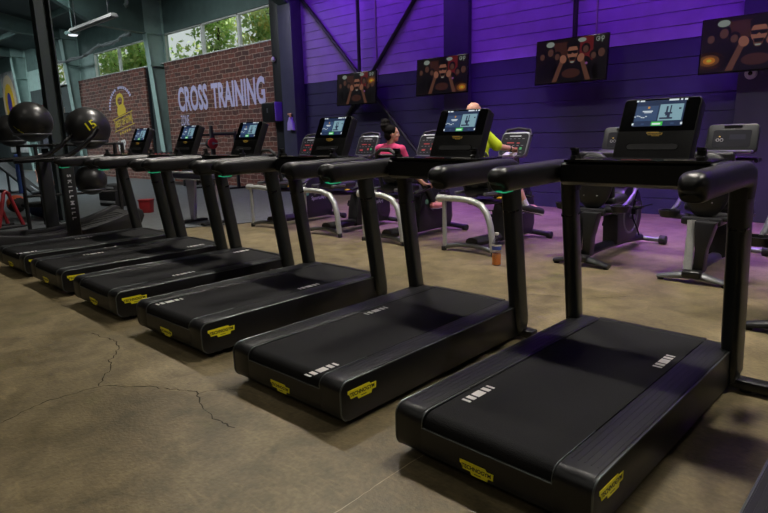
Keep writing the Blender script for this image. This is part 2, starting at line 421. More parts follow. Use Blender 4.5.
def fit_text(mb, txt, x0, x1, z0, z1, off=.03):
    b = MB(); text_bm(b, txt, 1., Matrix.Identity(4), offset=off, extrude=.001)
    xa, xb = min(v.co.x for v in b.bm.verts), max(v.co.x for v in b.bm.verts); ya, yb = min(v.co.y for v in b.bm.verts), max(v.co.y for v in b.bm.verts)
    mp = {v: mb.bm.verts.new((x0+(v.co.x-xa)/(xb-xa)*(x1-x0), -.0325-v.co.z, z0+(v.co.y-ya)/(yb-ya)*(z1-z0))) for v in b.bm.verts}
    for f in b.bm.faces:
        q = mb._f([mp[v] for v in f.verts])
        if q: q.smooth = False
    b.bm.free()
mb = MB(); xc = (-19.72-13.53)/2
fit_text(mb, 'CROSS', -18.95-xc, -17.08-xc, 2.34, 3.14)
fit_text(mb, 'TRAINING', -16.84-xc, -14.03-xc, 2.35, 3.12)
fit_text(mb, 'ZONE', -18.89-xc, -18.35-xc, 1.89, 2.23, .008)
mb.build('lettering', M_plilac, p1)
p2 = brick_panel(-27.45, -21.2, 4.0, 'tall brick patterned panel with the yellow kettlebell emblem and BEST OF GYM')
xc = (-27.45-21.2)/2
mb = MB(); ex, ez, yy = -23.45-xc, 2.50, -.034
R2 = lambda a: Matrix.Rotation(a, 4, 'Z')
TILT = .16
E = frame((ex, yy, ez), (cos(TILT), 0, sin(TILT)), (-sin(TILT), 0, cos(TILT))) @ Matrix.Diagonal((.98, .62, 1, 1))
def flat(poly, T, th=.004):
    b2 = MB(); b2.prism(poly, 'z', 0, th); b2.xf(T)
    mp = {v: mb.bm.verts.new(v.co) for v in b2.bm.verts}
    for f in b2.bm.faces:
        q = mb._f([mp[v] for v in f.verts])
        if q: q.smooth = False
    b2.bm.free()
# kettlebell: body and looped handle
body = [(-.36, -.1), (.36, -.1), (.40, .12), (.33, .36), (.22, .52), (-.22, .52), (-.33, .36), (-.40, .12)]
flat(body, E)
mb.tube([E @ Vector(p) for p in [(-.2, .48, 0), (-.3, .72, 0), (-.26, .95, 0), (-.12, 1.08, 0), (.12, 1.08, 0), (.26, .95, 0), (.3, .72, 0), (.2, .48, 0)]], .006, 8, rb=.075, up=E.to_3x3() @ Vector((0, 0, 1)))
for z in (-.16, -.92): flat([(-.95, z-.025), (.95, z-.025), (.95, z+.025), (-.95, z+.025)], E)
for x in (-.80, .80): flat([(x-.02, -.86), (x+.02, -.86), (x+.02, -.22), (x-.02, -.22)], E)
text_bm(mb, 'BEST OF GYM', .56, E @ Matrix.Translation((0, -.54, 0)), sx=.43, offset=.014)
for k in range(5):
    st = []
    for j in range(10):
        r_ = .1 if j % 2 == 0 else .042; a = pi/2+j*pi/5; st.append((-.44+.22*k+r_*cos(a), -1.16+r_*sin(a)))
    flat(st, E)
mb.build('emblem', M_pyel, p2)
mb = MB()
for k in range(17):      # broken ring of small marks over the kettlebell
    a = rad(172-k*9.6); 
    if k in (8,): continue
    c = Vector((1.04*cos(a), .42+1.1*sin(a), 0))
    flat([(c.x+.06*math.copysign(1, 1)*u*sin(a)*1+.075*v*cos(a), c.y-.06*u*cos(a)+.075*v*sin(a)) for u, v in ((-1, -1), (1, -1), (1, 1), (-1, 1))], E)
mb.build('arched_marks', M_plilac, p2)
mb = MB(); text_bm(mb, 'REP', .5, frame((-23.75-xc, -.034, 1.25), (1, 0, .14), (-.14, 0, 1)), sx=.9, offset=.02); mb.build('lettering', M_pwhite, p2)

# far mural, left end
t = thing('wall_mural', 'colourful yellow and purple mural with grey figures high on the far left wall', 'mural', (-37.0, WY-.06, 0))
M_mg = mat('mural_grey', srgb(150, 150, 150), .7, noise=.6, nscale=2.2)
MB().box((0, 0, 3.1), (3.8, .04, 4.3)).build('board', M_mg, t)
mb = MB()
mb.m(0).lathe([(1.15, 0), (1.15, .012)], 30, T=Matrix.Diagonal((1, 1.3, 1, 1)).to_3x3().to_4x4())
mb.m(1).lathe([(.8, .012), (.8, .02)], 30, T=Matrix.Diagonal((1, 1.3, 1, 1)).to_3x3().to_4x4())
mb.m(2).lathe([(.34, .02), (.34, .03)], 24, T=Matrix.Diagonal((1, 1.7, 1, 1)).to_3x3().to_4x4())
for k in range(16):
    mb.m(random.choice([2, 3, 4])); x, y = random.uniform(-.2, 1.2), random.uniform(-2.0, -.3)
    mb.lathe([(random.uniform(.12, .3), .02), (.1, .035)], 10, c=(x, y, 0))
mb.xf(frame((-.7, -.025, 3.6), (1, 0, 0), (0, 0, 1)))
mb.build('painted_figure', [mat('mural_cream', srgb(200, 180, 150), .7), mat('mural_yellow', srgb(210, 170, 40), .7), mat('mural_blue', srgb(60, 50, 140), .7), mat('mural_red', srgb(190, 50, 70), .7), mat('mural_pink', srgb(200, 120, 150), .7)], t)

# ------------------------------------------------------------------ TREADMILLS
def arc(cx, cz, r, a0, a1, n):
    return [(cx+r*cos(rad(a0+(a1-a0)*i/n)), cz+r*sin(rad(a0+(a1-a0)*i/n))) for i in range(n+1)]
TW, TL, TH, TB, BI = .465, 1.78, .25, .035, .155
def badge_poly(w, h):
    q = [(0, 1), (.76, 1), (.80, .82), (1, .82), (.985, .28), (.85, .28), (.82, 0), (.36, 0), (.32, .26), (.10, .26), (.06, .62), (0, .72)]
    return [((x-.5)*w, (y-.5)*h) for x, y in q][::-1]
def badge(name, w, h, T, m, parent, ts=.36):
    mb = MB(); mb.prism(badge_poly(w, h), 'z', 0, .002); mb.m(1)
    text_bm(mb, 'TECHNOGYM', h*.46, Matrix.Translation((0, h*.06, .0021)), sx=w*.86/(h*.46*6.2), extrude=.0004, offset=h*.012)
    for x in (-.02, .05): mb.box((w*(x+.03), -h*.30, .0023), (w*.12, h*.05, .0006))
    mb.xf(T); return mb.build(name, [m, M_ink], parent)
# screen picture for the consoles
SCR = [emis('screen_navy', srgb(38, 56, 92), .6), emis('screen_panel', srgb(62, 88, 128), .6), emis('screen_pale', srgb(150, 190, 204), .6), emis('screen_green', srgb(60, 190, 70), .9), emis('screen_white', srgb(215, 225, 230), .9), emis('screen_dark', srgb(40, 50, 80), .6), emis('screen_amber', srgb(210, 150, 60), .8)]
def rect(mb, x0, y0, x1, y1, z): mb.quad((x0, y0, z), (x1, y0, z), (x1, y1, z), (x0, y1, z))
def make_treadmill():
    t = thing('treadmill', '', 'treadmill')
    # frame: two side rails and the sunk centre, rounded at the rear
    def prof(top):
        r1 = .055; r2 = .065
        q = arc(r2, TB+r2, r2, 270, 180, 7)+arc(r1, top-r1, r1, 180, 90, 7)
        return q+[(TL-.02, top), (TL, top-.02), (TL, TB+.02), (TL-.03, TB)]
    mb = MB()
    for s in (-1, 1):
        a, b = sorted((s*TW, s*(TW-BI)))
        mb.prism(prof(TH), 'x', a, b, .006)
    mb.prism(arc(.065, TB+.065, .065, 270, 180, 7)+[(0, .180), (.006, .184), (.12, .184), (TL-.03, .184), (TL-.03, TB)], 'x', -(TW-BI)-.004, TW-BI+.004)
    mb.prism([(TL-.05, .18), (TL, .18), (TL, TH-.004), (TL-.01, TH+.004), (TL-.04, TH+.004), (TL-.05, TH-.006)], 'x', -(TW-BI), TW-BI)
    mb.build('deck_frame', M_black, t)
    # thin bright lip around the opening
    mb = MB()
    mb.tube([(-(TW-BI), .001, .183), ((TW-BI), .001, .183)], .0022, 6)
    for s in (-1, 1):
        x = s*(TW-BI-.001)
        mb.tube([(x, .001, .183)]+[(x, y, z) for y, z in arc(.055, TH-.055, .0555, 172, 95, 8)]+[(x, .14, TH+.001), (x, .35, TH+.001)], .0022, 6)
        mb.tube([(s*(TW-.002), y, z) for y, z in arc(.065, TB+.065, .0635, 240, 180, 5)+arc(.055, TH-.055, .0535, 180, 90, 8)]+[(s*(TW-.002), .3, TH-.0015), (s*(TW-.002), TL-.1, TH-.0015)], .0042, 8)
    mb.build('edge_trim', M_chrome, t)
    # ribbed metal covers on the rails
    for s in (-1, 1):
        q = arc(.055, TH-.0535, .0565, 125, 90, 5)
        q = q+[(TL-.03, TH+.0035), (TL-.03, TH-.002)]+[(.07, TH-.002)]
        a, b = sorted((s*(TW-.012), s*(TW-BI+.012)))
        mb = MB(); mb.prism(q, 'x', a, b, .001)
        for k in range(5):
            x = s*(TW-.03-k*.025); mb.box((x, TL/2+.02, TH+.0036), (.004, TL-.16, .0012))
        mb.build('side_cover', M_cover, t)
    # belt with its rear roller turn
    r = .057; zt = .2455
    q = arc(.0085+r, zt-r, r, 183, 90, 12)
    q = [(y, z) for y, z in q]+[(.3, zt), (TL-.05, zt), (TL-.05, .19), (.03, .186)]
    MB().prism(q, 'x', -(TW-BI-.006), TW-BI-.006).build('running_belt', M_belt, t)
    for s, nm in ((-1, 'L'), (1, 'R')):
        mb = MB()
        for k, (y, w) in enumerate([(-.095, .014), (-.058, .026), (0, .06), (.058, .026), (.095, .014)]):
            mb.box((s*.248, y, zt+.0006), (.045, w, .0014))
        o = mb.build('belt_mark', M_white, t, loc=(0, .6, 0)); o['side'] = nm
    # uprights
    for s in (-1, 1):
        mb = MB(); x = s*(TW-.006)
        uy = lambda z: 1.74-.151*z
        P = [(x-s*.035, 1.75, .045), (x-s*.01, 1.742, .075), (x, uy(.12), .12), (x, uy(.19), .19), (x, uy(.6), .6), (x, uy(1.05), 1.05), (x, uy(1.18), 1.18)]
        mb.tube(P, [.035, .05, .06, .064, .064, .063, .06], 24, rb=[.038, .042, .046, .046, .046, .046, .046], up=(0, 1, 0), sq=3.4); 
        o = mb.build('upright', mat('upright_black', (.018, .020, .0195), .3, noise=.1), t)
        MB().tube([(x, uy(.925), .925), (x, uy(.937), .937)], .0645, 24, rb=.0468, up=(0, 1, 0), sq=3.4).build('joint_ring', M_blackg, o)
    # handrails
    for s in (-1, 1):
        x = s*(TW-.004)
        mb = MB()
        pts = [(x, .88, 1.196), (x, 1.30, 1.203), (x, 1.44, 1.206), (x, 1.52, 1.203), (x, 1.565, 1.186), (x, 1.59, 1.145), (x, 1.59, 1.08)]
        mb.tube(pts, [.064, .064, .064, .065, .068, .066, .06], 28, rb=[.057, .057, .057, .057, .058, .054, .05], up=(0, 0, 1), sq=3.2)
        o = mb.build('handrail', mat('handrail_grip', (.014, .0135, .015), .40, bump=.1, bscale=500), t)
        c = MB(); n = 10
        A_ = [pi/2*i/n for i in range(n+1)]
        ps = [(x, .885, 1.196)]+[(x, .825-.055*sin(a), 1.195-.022*(1-cos(a))) for a in A_]
        c.tube(ps, [.0655]+[.0655*max(.1, cos(a)**.38) for a in A_], 28, rb=[.0585]+[.0585*max(.1, cos(a)**.38) for a in A_], up=(0, 0, 1), sq=3.2); c.build('end_cap', mat('cap_black', (.009, .009, .0095), .34), o)
        if s < 0: MB().tube([(x, .80, 1.135), (x, .84, 1.1285), (x, .91, 1.1295)], [.004, .006, .004], 10, rb=[.018, .03, .02], up=(0, 0, 1)).build('led_strip', M_green, o)
    # crossbar joining the rails below the console, with tray
    mb = MB()
    prof_b = [(1.33, 1.15), (1.36, 1.13), (1.58, 1.13), (1.61, 1.15), (1.61, 1.262), (1.35, 1.262), (1.33, 1.247)]
    mb.prism(prof_b, 'x', -.40, .40, .008)
    for s in (-1, 1):
        mb.tube([(s*.36, 1.44, 1.195), (s*.41, 1.45, 1.198), (s*.45, 1.46, 1.20)], [.09, .085, .07], 16, rb=[.064, .062, .058], up=(0, 1, 0), sq=3.)
    cb = mb.build('crossbar', M_black, t)
    mb = MB(); mb.box((0, 1.46, 1.2675), (.76, .27, .015), .006); mb.build('tray', M_blackg, t)
    mb = MB(); mb.m(0).box((.235, 1.334, 1.2765), (.15, .012, .004)); mb.box((-.235, 1.334, 1.2765), (.15, .012, .004)); mb.m(1).box((.02, 1.334, 1.2765), (.15, .012, .004))
    mb.build('tray_marking', [mat('pale_strip', (.4, .38, .33), .4), mat('red_strip', (.25, .02, .02), .5)], t)
    for s in (-1, 1):
        mb = MB(); mb.prism([(1.33, 1.27), (1.39, 1.27), (1.39, 1.293), (1.37, 1.30), (1.368, 1.326), (1.362, 1.339), (1.326, 1.339), (1.326, 1.325), (1.342, 1.321), (1.343, 1.30), (1.33, 1.293)], 'x', s*.325-.02, s*.325+.02, .006)
        mb.build('speed_lever', M_black, t)
    # console: slab leaning away, local frame x=u, y=up the slab, z=towards runner
    bot = Vector((0, 1.558, 1.266)); top = Vector((0, 1.706, 1.597)); H = (top-bot).length
    T = frame(bot, (1, 0, 0), top-bot)
    def rr(w, h0, h1, r, n=5):
        q = []
        for cx_, cy_, a in ((w-r, h0+.004, 270), (w-r, h1-r, 0), (-(w-r), h1-r, 90), (-(w-r), h0+.004, 180)):
            if cy_ < h1/2: q.append((w if a == 270 else -w, h0)); continue
            q += [(cx_+r*cos(rad(a+90*i/n)), cy_+r*sin(rad(a+90*i/n))) for i in range(n+1)]
        return q
    mb = MB(); mb.prism(rr(.206, 0, H, .022), 'z', -.075, 0, .006); mb.xf(T); cs = mb.build('console', M_black, t)
    mb = MB(); mb.prism(rr(.200, H*.46, H-.006, .018), 'z', -.001, .0012); mb.xf(T); mb.build('glass_front', mat('console_glass', (.004, .004, .005), .12), cs)
    mb = MB(); sw, s0, s1 = .130, .195, .348; z = .0018; tilt_ = 0
    mb.m(0); rect(mb, -sw, s0, sw, s1, z)
    mb.m(1); rect(mb, -sw+.004, s0+.032, -.008, s1-.032, z+.0004)
    mb.m(2); rect(mb, .0, s0+.032, sw-.008, s1-.026, z+.0004)
    mb.m(3); rect(mb, -.03, s0+.003, .03, s0+.026, z+.0004)
    mb.m(4); rect(mb, -.025, s0+.008, .02, s0+.018, z+.0008)
    for x0, x1, y0, y1 in ((-.135, -.125, .007, .02), (.122, .132, .007, .02), (-.135, -.122, .147, .157), (-.115, -.09, .147, .156), (.04, .09, .147, .157), (.10, .11, .147, .157), (.12, .135, .147, .157), (-.09, -.035, .086, .092), (-.08, -.04, .079, .083)):
        rect(mb, x0, s0+y0, x1, s0+y1, z+.0008)
    for k in range(6): rect(mb, -.13+k*.012, s0+.055+.006*sin(k*1.3), -.121+k*.012, s0+.06+.006*sin(k*1.3), z+.0008)
    mb.m(6); rect(mb, -.065, s0+.105, -.054, s0+.117, z+.0008)
    mb.m(5)
    for x0, y0, x1, y1 in ((.035, .06, .045, .115), (.055, .08, .062, .12), (.03, .07, .07, .08), (.008, .04, .075, .05), (.045, .05, .06, .075), (.10, .095, .112, .105)): rect(mb, x0, s0+y0, x1, s0+y1, z+.0008)
    for x0, x1 in ((-.085, -.07), (.075, .09)): rect(mb, x0, s0+.008, x1, s0+.018, z+.0008)
    mb.m(1)
    for x0, x1 in ((-.085, -.068), (.072, .09)): rect(mb, x0, s0+.008, x1, s0+.018, z+.0012)
    mb.xf(T); mb.build('screen', SCR, cs)
    badge('brand_badge', .085, .024, T @ Matrix.Translation((0, .148, .0014)), M_gold, cs)
    mb = MB(); mb.prism([(.12+.02*cos(rad(a)), .075+.02*sin(rad(a))) for a in range(-90, 91, 15)]+[(-.12+.02*cos(rad(a)), .075+.02*sin(rad(a))) for a in range(90, 271, 15)], 'z', -.001, .0022); mb.xf(T); sl = mb.build('fan_slot', M_blackg, cs)
    mb = MB(); mb.prism([(.12+.016*cos(rad(a)), .075+.016*sin(rad(a))) for a in range(-90, 91, 15)]+[(-.12+.016*cos(rad(a)), .075+.016*sin(rad(a))) for a in range(90, 271, 15)], 'z', .002, .0026); mb.xf(T); mb.build('fan_mesh', M_matte, sl)
    # badges on the deck
    badge('rear_badge', .165, .052, frame((-.02, -.0006, .097), (1, 0, 0), (0, 0, 1)), M_yellow, t)
    badge('side_badge', .205, .062, frame((TW+.0006, .150, .166), (0, 1, 0), (0, 0, 1)), M_yellow, t)
    # floor bar and feet
    mb = MB(); mb.box((0, 1.76, .045), (1.12, .09, .055), .012); mb.build('base_bar', M_black, t)
    for x, y in ((-.38, .16), (.38, .16)): MB().cyl((x, y, .0), (x, y, .05), .035, 14, bev=.006).build('foot', M_rub, t)
    for x in (-.53, .53): MB().cyl((x, 1.76, 0), (x, 1.76, .02), .03, 12).build('foot', M_rub, t)
    for x in (-.36, .36): MB().cyl((x-.02, .24, .03), (x+.02, .24, .03), .03, 16).build('transport_wheel', M_rub, t)
    return t
tm = make_treadmill()
TM = [(-1.2, 1.792, 0.97, 0.337, 1.287, 'large black treadmill nearest the camera, whole deck in view at right'),
      (-2.471, 1.77, -0.58, 1.011, 0.076, 'black treadmill second from the right, with the man cycling beyond its console'),
      (-3.862, 1.814, -0.51, 0.159, 1.102, 'black treadmill third from the right, with the pink shirted woman seen past it'),
      (-5.146, 1.803, 0.44, 1.642, 0.704, 'black treadmill third from the left end of the row, in the middle'),
      (-6.375, 1.809, 0.59, 0.558, 1.5, 'black treadmill second from the left end, beside the farthest of the row'),
      (-7.578, 1.818, -0.91, 0.9, 0.1, 'farthest black treadmill of the row, next to the curved manual one'),
      (0.135, 1.8, 0, 0.5, 1.4, 'black treadmill cut off at the bottom right corner, only its edge showing')]
for i, (x, y, a, yl, yr, lab) in enumerate(TM):
    o = tm if i == 0 else copy_tree(tm)
    o.location = (x, y, 0); o.rotation_euler = (0, 0, -rad(a)); o['label'] = lab; o['group'] = 'row of black treadmills'
    for ch in o.children:
        if ch.name.startswith('belt_mark'): ch.location = (0, yl if ch['side'] == 'L' else yr, 0)
        if ch.name.startswith('base_bar'): ch.scale = (1.22 if i == 0 else 1, 1, 1)
# cable hanging under the near console
mb = MB(); bx, by = -1.200, 1.792
mb.tube([(bx+.02, by+1.45, 1.11), (bx+.0, by+1.46, 1.04), (bx-.01, by+1.47, .99), (bx+.0, by+1.46, .95), (bx+.02, by+1.47, .9), (bx+.03, by+1.48, .86)], .004, 6)
mb.tube([(bx-.01, by+1.47, .99), (bx+.04, by+1.47, 1.02), (bx+.09, by+1.48, 1.035)], .003, 6); mb.box((bx, by+1.46, .99), (.02, .015, .03), .004)
o = mb.build('cable', M_rub); o.parent = tm; o.matrix_parent_inverse = (Matrix.Translation((bx, by, 0)) @ Matrix.Rotation(-rad(.97), 4, 'Z')).inverted()

# ------------------------------------------------------------------ curved manual treadmill
t = thing('curved_treadmill', 'black curved manual treadmill with a vertical SKILLMILL lettered post', 'treadmill', (-8.85, 1.72, 0), .02)
cz = lambda y: .20+.21*abs((y-.85)/1.1)**2
def curved(n=18, off=0.):
    return [(.05+1.95*i/n, cz(.05+1.95*i/n)+off) for i in range(n+1)]
top = curved(18, .045)
for s in (-1, 1):
    mb = MB(); a, b = sorted((s*.44, s*.29))
    low = [(2.06, .44), (2.08, .36), (2.02, .24), (1.85, .13), (1.5, .08), (.3, .08), (.05, .12), (-.02, .2), (-.02, .28)]
    mb.prism(top+low, 'x', a, b, .012); mb.build('side_frame', M_matte, t)
top = curved(); mb = MB()
mb.prism([(y, z-.012) for y, z in top]+[(y, z-.05) for y, z in top[::-1]], 'x', -.288, .288)
for i in range(40):
    y = .08+1.88*i/40
    mb.box((0, y, cz(y)-.010), (.56, .035, .008))
mb.build('slat_belt', M_rub, t)
for s in (-1, 1):
    x = s*.40
    mb = MB(); mb.box((x, 1.10, .65), (.11, .17, 1.12), .03, seg=3); pst = mb.build('upright', mat('skill_post', (.026, .028, .028), .35), t)
    mb = MB()
    mb.tube([(x, .50, 1.22), (x, .95, 1.235), (x, 1.15, 1.26), (x, 1.33, 1.37), (x, 1.5, 1.52), (x, 1.56, 1.60), (x-s*.05, 1.58, 1.62)], [.03, .032, .034, .03, .028, .03, .03], 14); mb.build('handlebar', M_blackg, t)
    if s > 0:
        mb = MB(); text_bm(mb, 'SKILLMILL', .066, frame((x+.0556, 1.10, .72), (0, 0, -1), (0, 1, 0)), sx=1.15, extrude=.0006, offset=.002, spacing=1.9)
        mb.build('lettering', mat('skill_white', (.75, .77, .77), .5), t)
    else:
        MB().box((x, 1.014, 1.08), (.06, .006, .1), .003).build('sticker', mat('sticker_brown', (.06, .035, .02), .6), t)
mb = MB(); mb.tube([(-.42, 1.12, 1.20), (0, 1.14, 1.205), (.42, 1.12, 1.20)], .03, 12); mb.build('crossbar', M_black, t)
mb = MB(); mb.box((0, 1.02, .05), (.9, .12, .08), .015); mb.box((0, .2, .05), (.86, .12, .08), .015); mb.box((0, 1.75, .05), (.86, .12, .08), .015); mb.build('base', M_black, t)

# ------------------------------------------------------------------ EXERCISE BIKES
M_shroud = mat('bike_shroud', (.010, .010, .012), .45, noise=.1)
M_pad = mat('bike_pad', (.014, .014, .016), .5, bump=.15, bscale=200)
M_led = emis('red_led', (.9, .05, .06), .38); M_face = mat('console_face', (.018, .018, .024), .25)
M_grn = emis('green_led', (.05, .6, .2), .5); M_wtext = mat('pale_text', (.42, .42, .48), .5)
def rr_poly(w, h, r, n=5, taper=0.):
    q = []
    for cx_, cy_, a in ((w-r-taper, -h+r, 270), (w-r, h-r, 0), (-(w-r), h-r, 90), (-(w-r-taper), -h+r, 180)):
        q += [(cx_+r*cos(rad(a+90*i/n)), cy_+r*sin(rad(a+90*i/n))) for i in range(n+1)]
    return q
def pedals(t, y, z, ang, parts=('crank', 'pedal')):
    for s in (-1, 1):
        a = ang if s > 0 else ang+pi
        c = Vector((s*.12, y, z)); e = c+Vector((s*.03, .16*cos(a), .16*sin(a)))
        mb = MB(); mb.cyl(c, e, .016, 10); mb.cyl(c-Vector((s*.03, 0, 0)), c+Vector((s*.02, 0, 0)), .03, 12); k = mb.build('crank', M_dsilver, t)
        mb = MB(); mb.box(e+Vector((s*.06, 0, 0)), (.1, .09, .028), .008); mb.tube([e+Vector((s*.02, -.03, .01)), e+Vector((s*.03, -.02, .07)), e+Vector((s*.09, -.02, .07)), e+Vector((s*.105, -.03, .01))], .006, 8, rb=.02); mb.build('pedal', M_rub, k)
def make_arch_bike():
    t = thing('recumbent_bike', '', 'exercise bike')
    # rear stabiliser, curved silver bar with feet
    mb = MB(); mb.tube([(-.36, 0, .045), (-.2, .05, .075), (0, .07, .085), (.2, .05, .075), (.36, 0, .045)], .028, 12); st = mb.build('rear_stabilizer', M_dsilver, t)
    for s in (-1, 1): MB().cyl((s*.35, 0, 0), (s*.35, 0, .05), .032, 12, bev=.005).build('foot', M_rub, st)
    # silver arch carrying the seat
    mb = MB(); mb.tube([(-.40, .02, .625), (-.2, .03, .632), (.0, .03, .62), (.15, .03, .575), (.24, .02, .48), (.29, .015, .34), (.325, .0, .18), (.34, 0, .06)], [.036, .036, .036, .037, .037, .035, .033, .03], 16, rb=[.04]*8)
    mb.tube([(-.35, .01, .60), (-.345, .005, .34), (-.335, 0, .06)], .026, 12); mb.build('seat_frame', M_silver, t)
    MB().cyl((-.45, .02, .625), (-.33, .024, .628), .047, 16, bev=.008).build('frame_collar', M_silver, t)
    # spine and shroud
    mb = MB(); mb.tube([(0, .07, .12), (0, .5, .11), (0, 1.0, .12)], .055, 12, rb=.085, up=(0, 0, 1)); mb.build('spine', M_matte, t)
    mb = MB(); q = [(.62, .06), (1.36, .06), (1.42, .2), (1.40, .48), (1.28, .68), (1.05, .74), (.85, .70), (.72, .56), (.64, .3)]
    mb.prism(q, 'x', -.10, .10, .025); sh = mb.build('shroud', M_shroud, t)
    mb = MB(); text_bm(mb, 'SportsArt', .085, frame((.1012, 1.06, .38), (0, 1, 0), (0, 0, 1)), extrude=.0005, offset=.001)
    mb.build('lettering', M_wtext, sh)
    MB().cyl((.098, .80, .47), (.103, .80, .47), .035, 18).build('roundel', mat('roundel_green', (.12, .3, .2), .4), sh)
    mb = MB(); mb.tube([(-.29, 1.45, .05), (-.1, 1.42, .07), (.1, 1.42, .07), (.29, 1.45, .05)], .035, 12); fs = mb.build('front_stabilizer', M_matte, t)
    for s in (-1, 1): MB().cyl((s*.26, 1.45, .045), (s*.33, 1.45, .045), .045, 16, bev=.008).build('roller', M_rub, fs)
    # seat, rail and handles
    mb = MB(); mb.tube([(0, .06, .60), (0, .5, .56), (0, .8, .56)], .035, 10, rb=.06, up=(0, 0, 1)); mb.build('seat_rail', M_black, t)
    mb = MB(); mb.box((0, .36, .70), (.40, .36, .09), .035, seg=4); mb.build('seat', M_pad, t)
    mb = MB(); mb.box((0, .17, .98), (.34, .06, .34), .028, Matrix.Rotation(rad(12), 3, 'X'), 4); bk = mb.build('backrest', M_pad, t)
    mb = MB(); mb.tube([(-.17, .2, .72), (-.185, .13, .95), (-.16, .09, 1.15), (-.08, .08, 1.20), (.08, .08, 1.20), (.16, .09, 1.15), (.185, .13, .95), (.17, .2, .72)], .026, 12); mb.build('back_frame', M_matte, bk)
    for s in (-1, 1):
        mb = MB(); mb.tube([(s*.12, .36, .63), (s*.27, .37, .63), (s*.29, .46, .65), (s*.29, .62, .69), (s*.285, .70, .73)], [.016, .016, .017, .019, .019], 10); mb.build('side_handle', M_black, t)
        mb = MB(); mb.box((s*.2, .16, .70), (.05, .26, .035), .012); mb.build('yellow_lever' if False else 'seat_bracket', M_dsilver, t)
    MB().box((.215, .33, .635), (.05, .12, .018), .006, Matrix.Rotation(.3, 3, 'Z')).build('seat_lever', mat('lever_yellow', srgb(200, 160, 30), .4), t)
    # console on mast
    mb = MB(); mb.tube([(0, 1.12, .68), (0, 1.11, .9), (0, 1.04, 1.14)], [.05, .04, .035], 12, rb=[.035, .03, .028]); mb.build('mast', M_dsilver, t)
    T = frame((0, 1.0, 1.235), (1, 0, 0), (0, .42, .9))
    mb = MB(); mb.prism(rr_poly(.200, .165, .06, 6, .0), 'z', -.06, 0, .012); mb.xf(T); cs = mb.build('console', M_dsilver, t)
    mb = MB(); mb.prism(rr_poly(.182, .145, .045, 5), 'z', -.002, .003); mb.xf(T @ Matrix.Translation((0, -.005, 0))); fc = mb.build('console_face', M_face, cs)
    mb = MB(); T2 = T @ Matrix.Translation((0, 0, .0034))
    mb.m(2).box((-.0, .105, 0), (.16, .012, .0005))
    mb.m(1)
    for x, y, w, h_ in ((-.05, .015, .10, .012), (.06, .012, .04, .012), (-.08, -.075, .06, .022), (.05, -.06, .03, .03)): mb.box((x, y, 0), (w, h_, .0006))
    mb.m(3).box((.11, -.06, 0), (.03, .03, .0006))
    mb.m(0)
    for x in (-.12, -.06, 0, .06, .12):
        for y in (.07, -.02, -.11): mb.box((x, y, 0), (.03, .006, .0005))
    mb.xf(T2); mb.build('display_marks', [mat('mark_grey', (.12, .12, .15), .5), M_led, M_wtext, M_grn], fc)
    mb = MB(); mb.tube([T @ Vector(p) for p in [(-.2, .12, -.03), (-.16, .20, -.035), (0, .225, -.035), (.16, .20, -.035), (.2, .12, -.03)]], .018, 12); mb.build('console_hood', M_matte, cs)
    mb = MB(); mb.box(T @ Vector((0, -.175, .03)), (.30, .06, .02), .008); mb.build('console_tray', M_dsilver, cs)
    pedals(t, .94, .46, .9)
    return t
ab = make_arch_bike()
ABIKES = [(-4.054, 5.745, 1, 'silver framed recumbent bike the man in yellow is riding'),
          (-5.365, 5.635, 1, 'silver framed recumbent bike the woman in pink is riding'),
          (-6.54, 5.578, 3, 'empty silver framed recumbent bike immediately left of the woman in pink'),
          (-7.82, 5.516, 5, 'leftmost empty silver framed recumbent bike, farthest from the riders')]
for i, (x, y, a, lab) in enumerate(ABIKES):
    o = ab if i == 0 else copy_tree(ab)
    o.location = (x, y, 0); o.rotation_euler = (0, 0, rad(a)); o.scale = (1.03,)*3; o['label'] = lab; o['group'] = 'silver framed recumbent bikes'

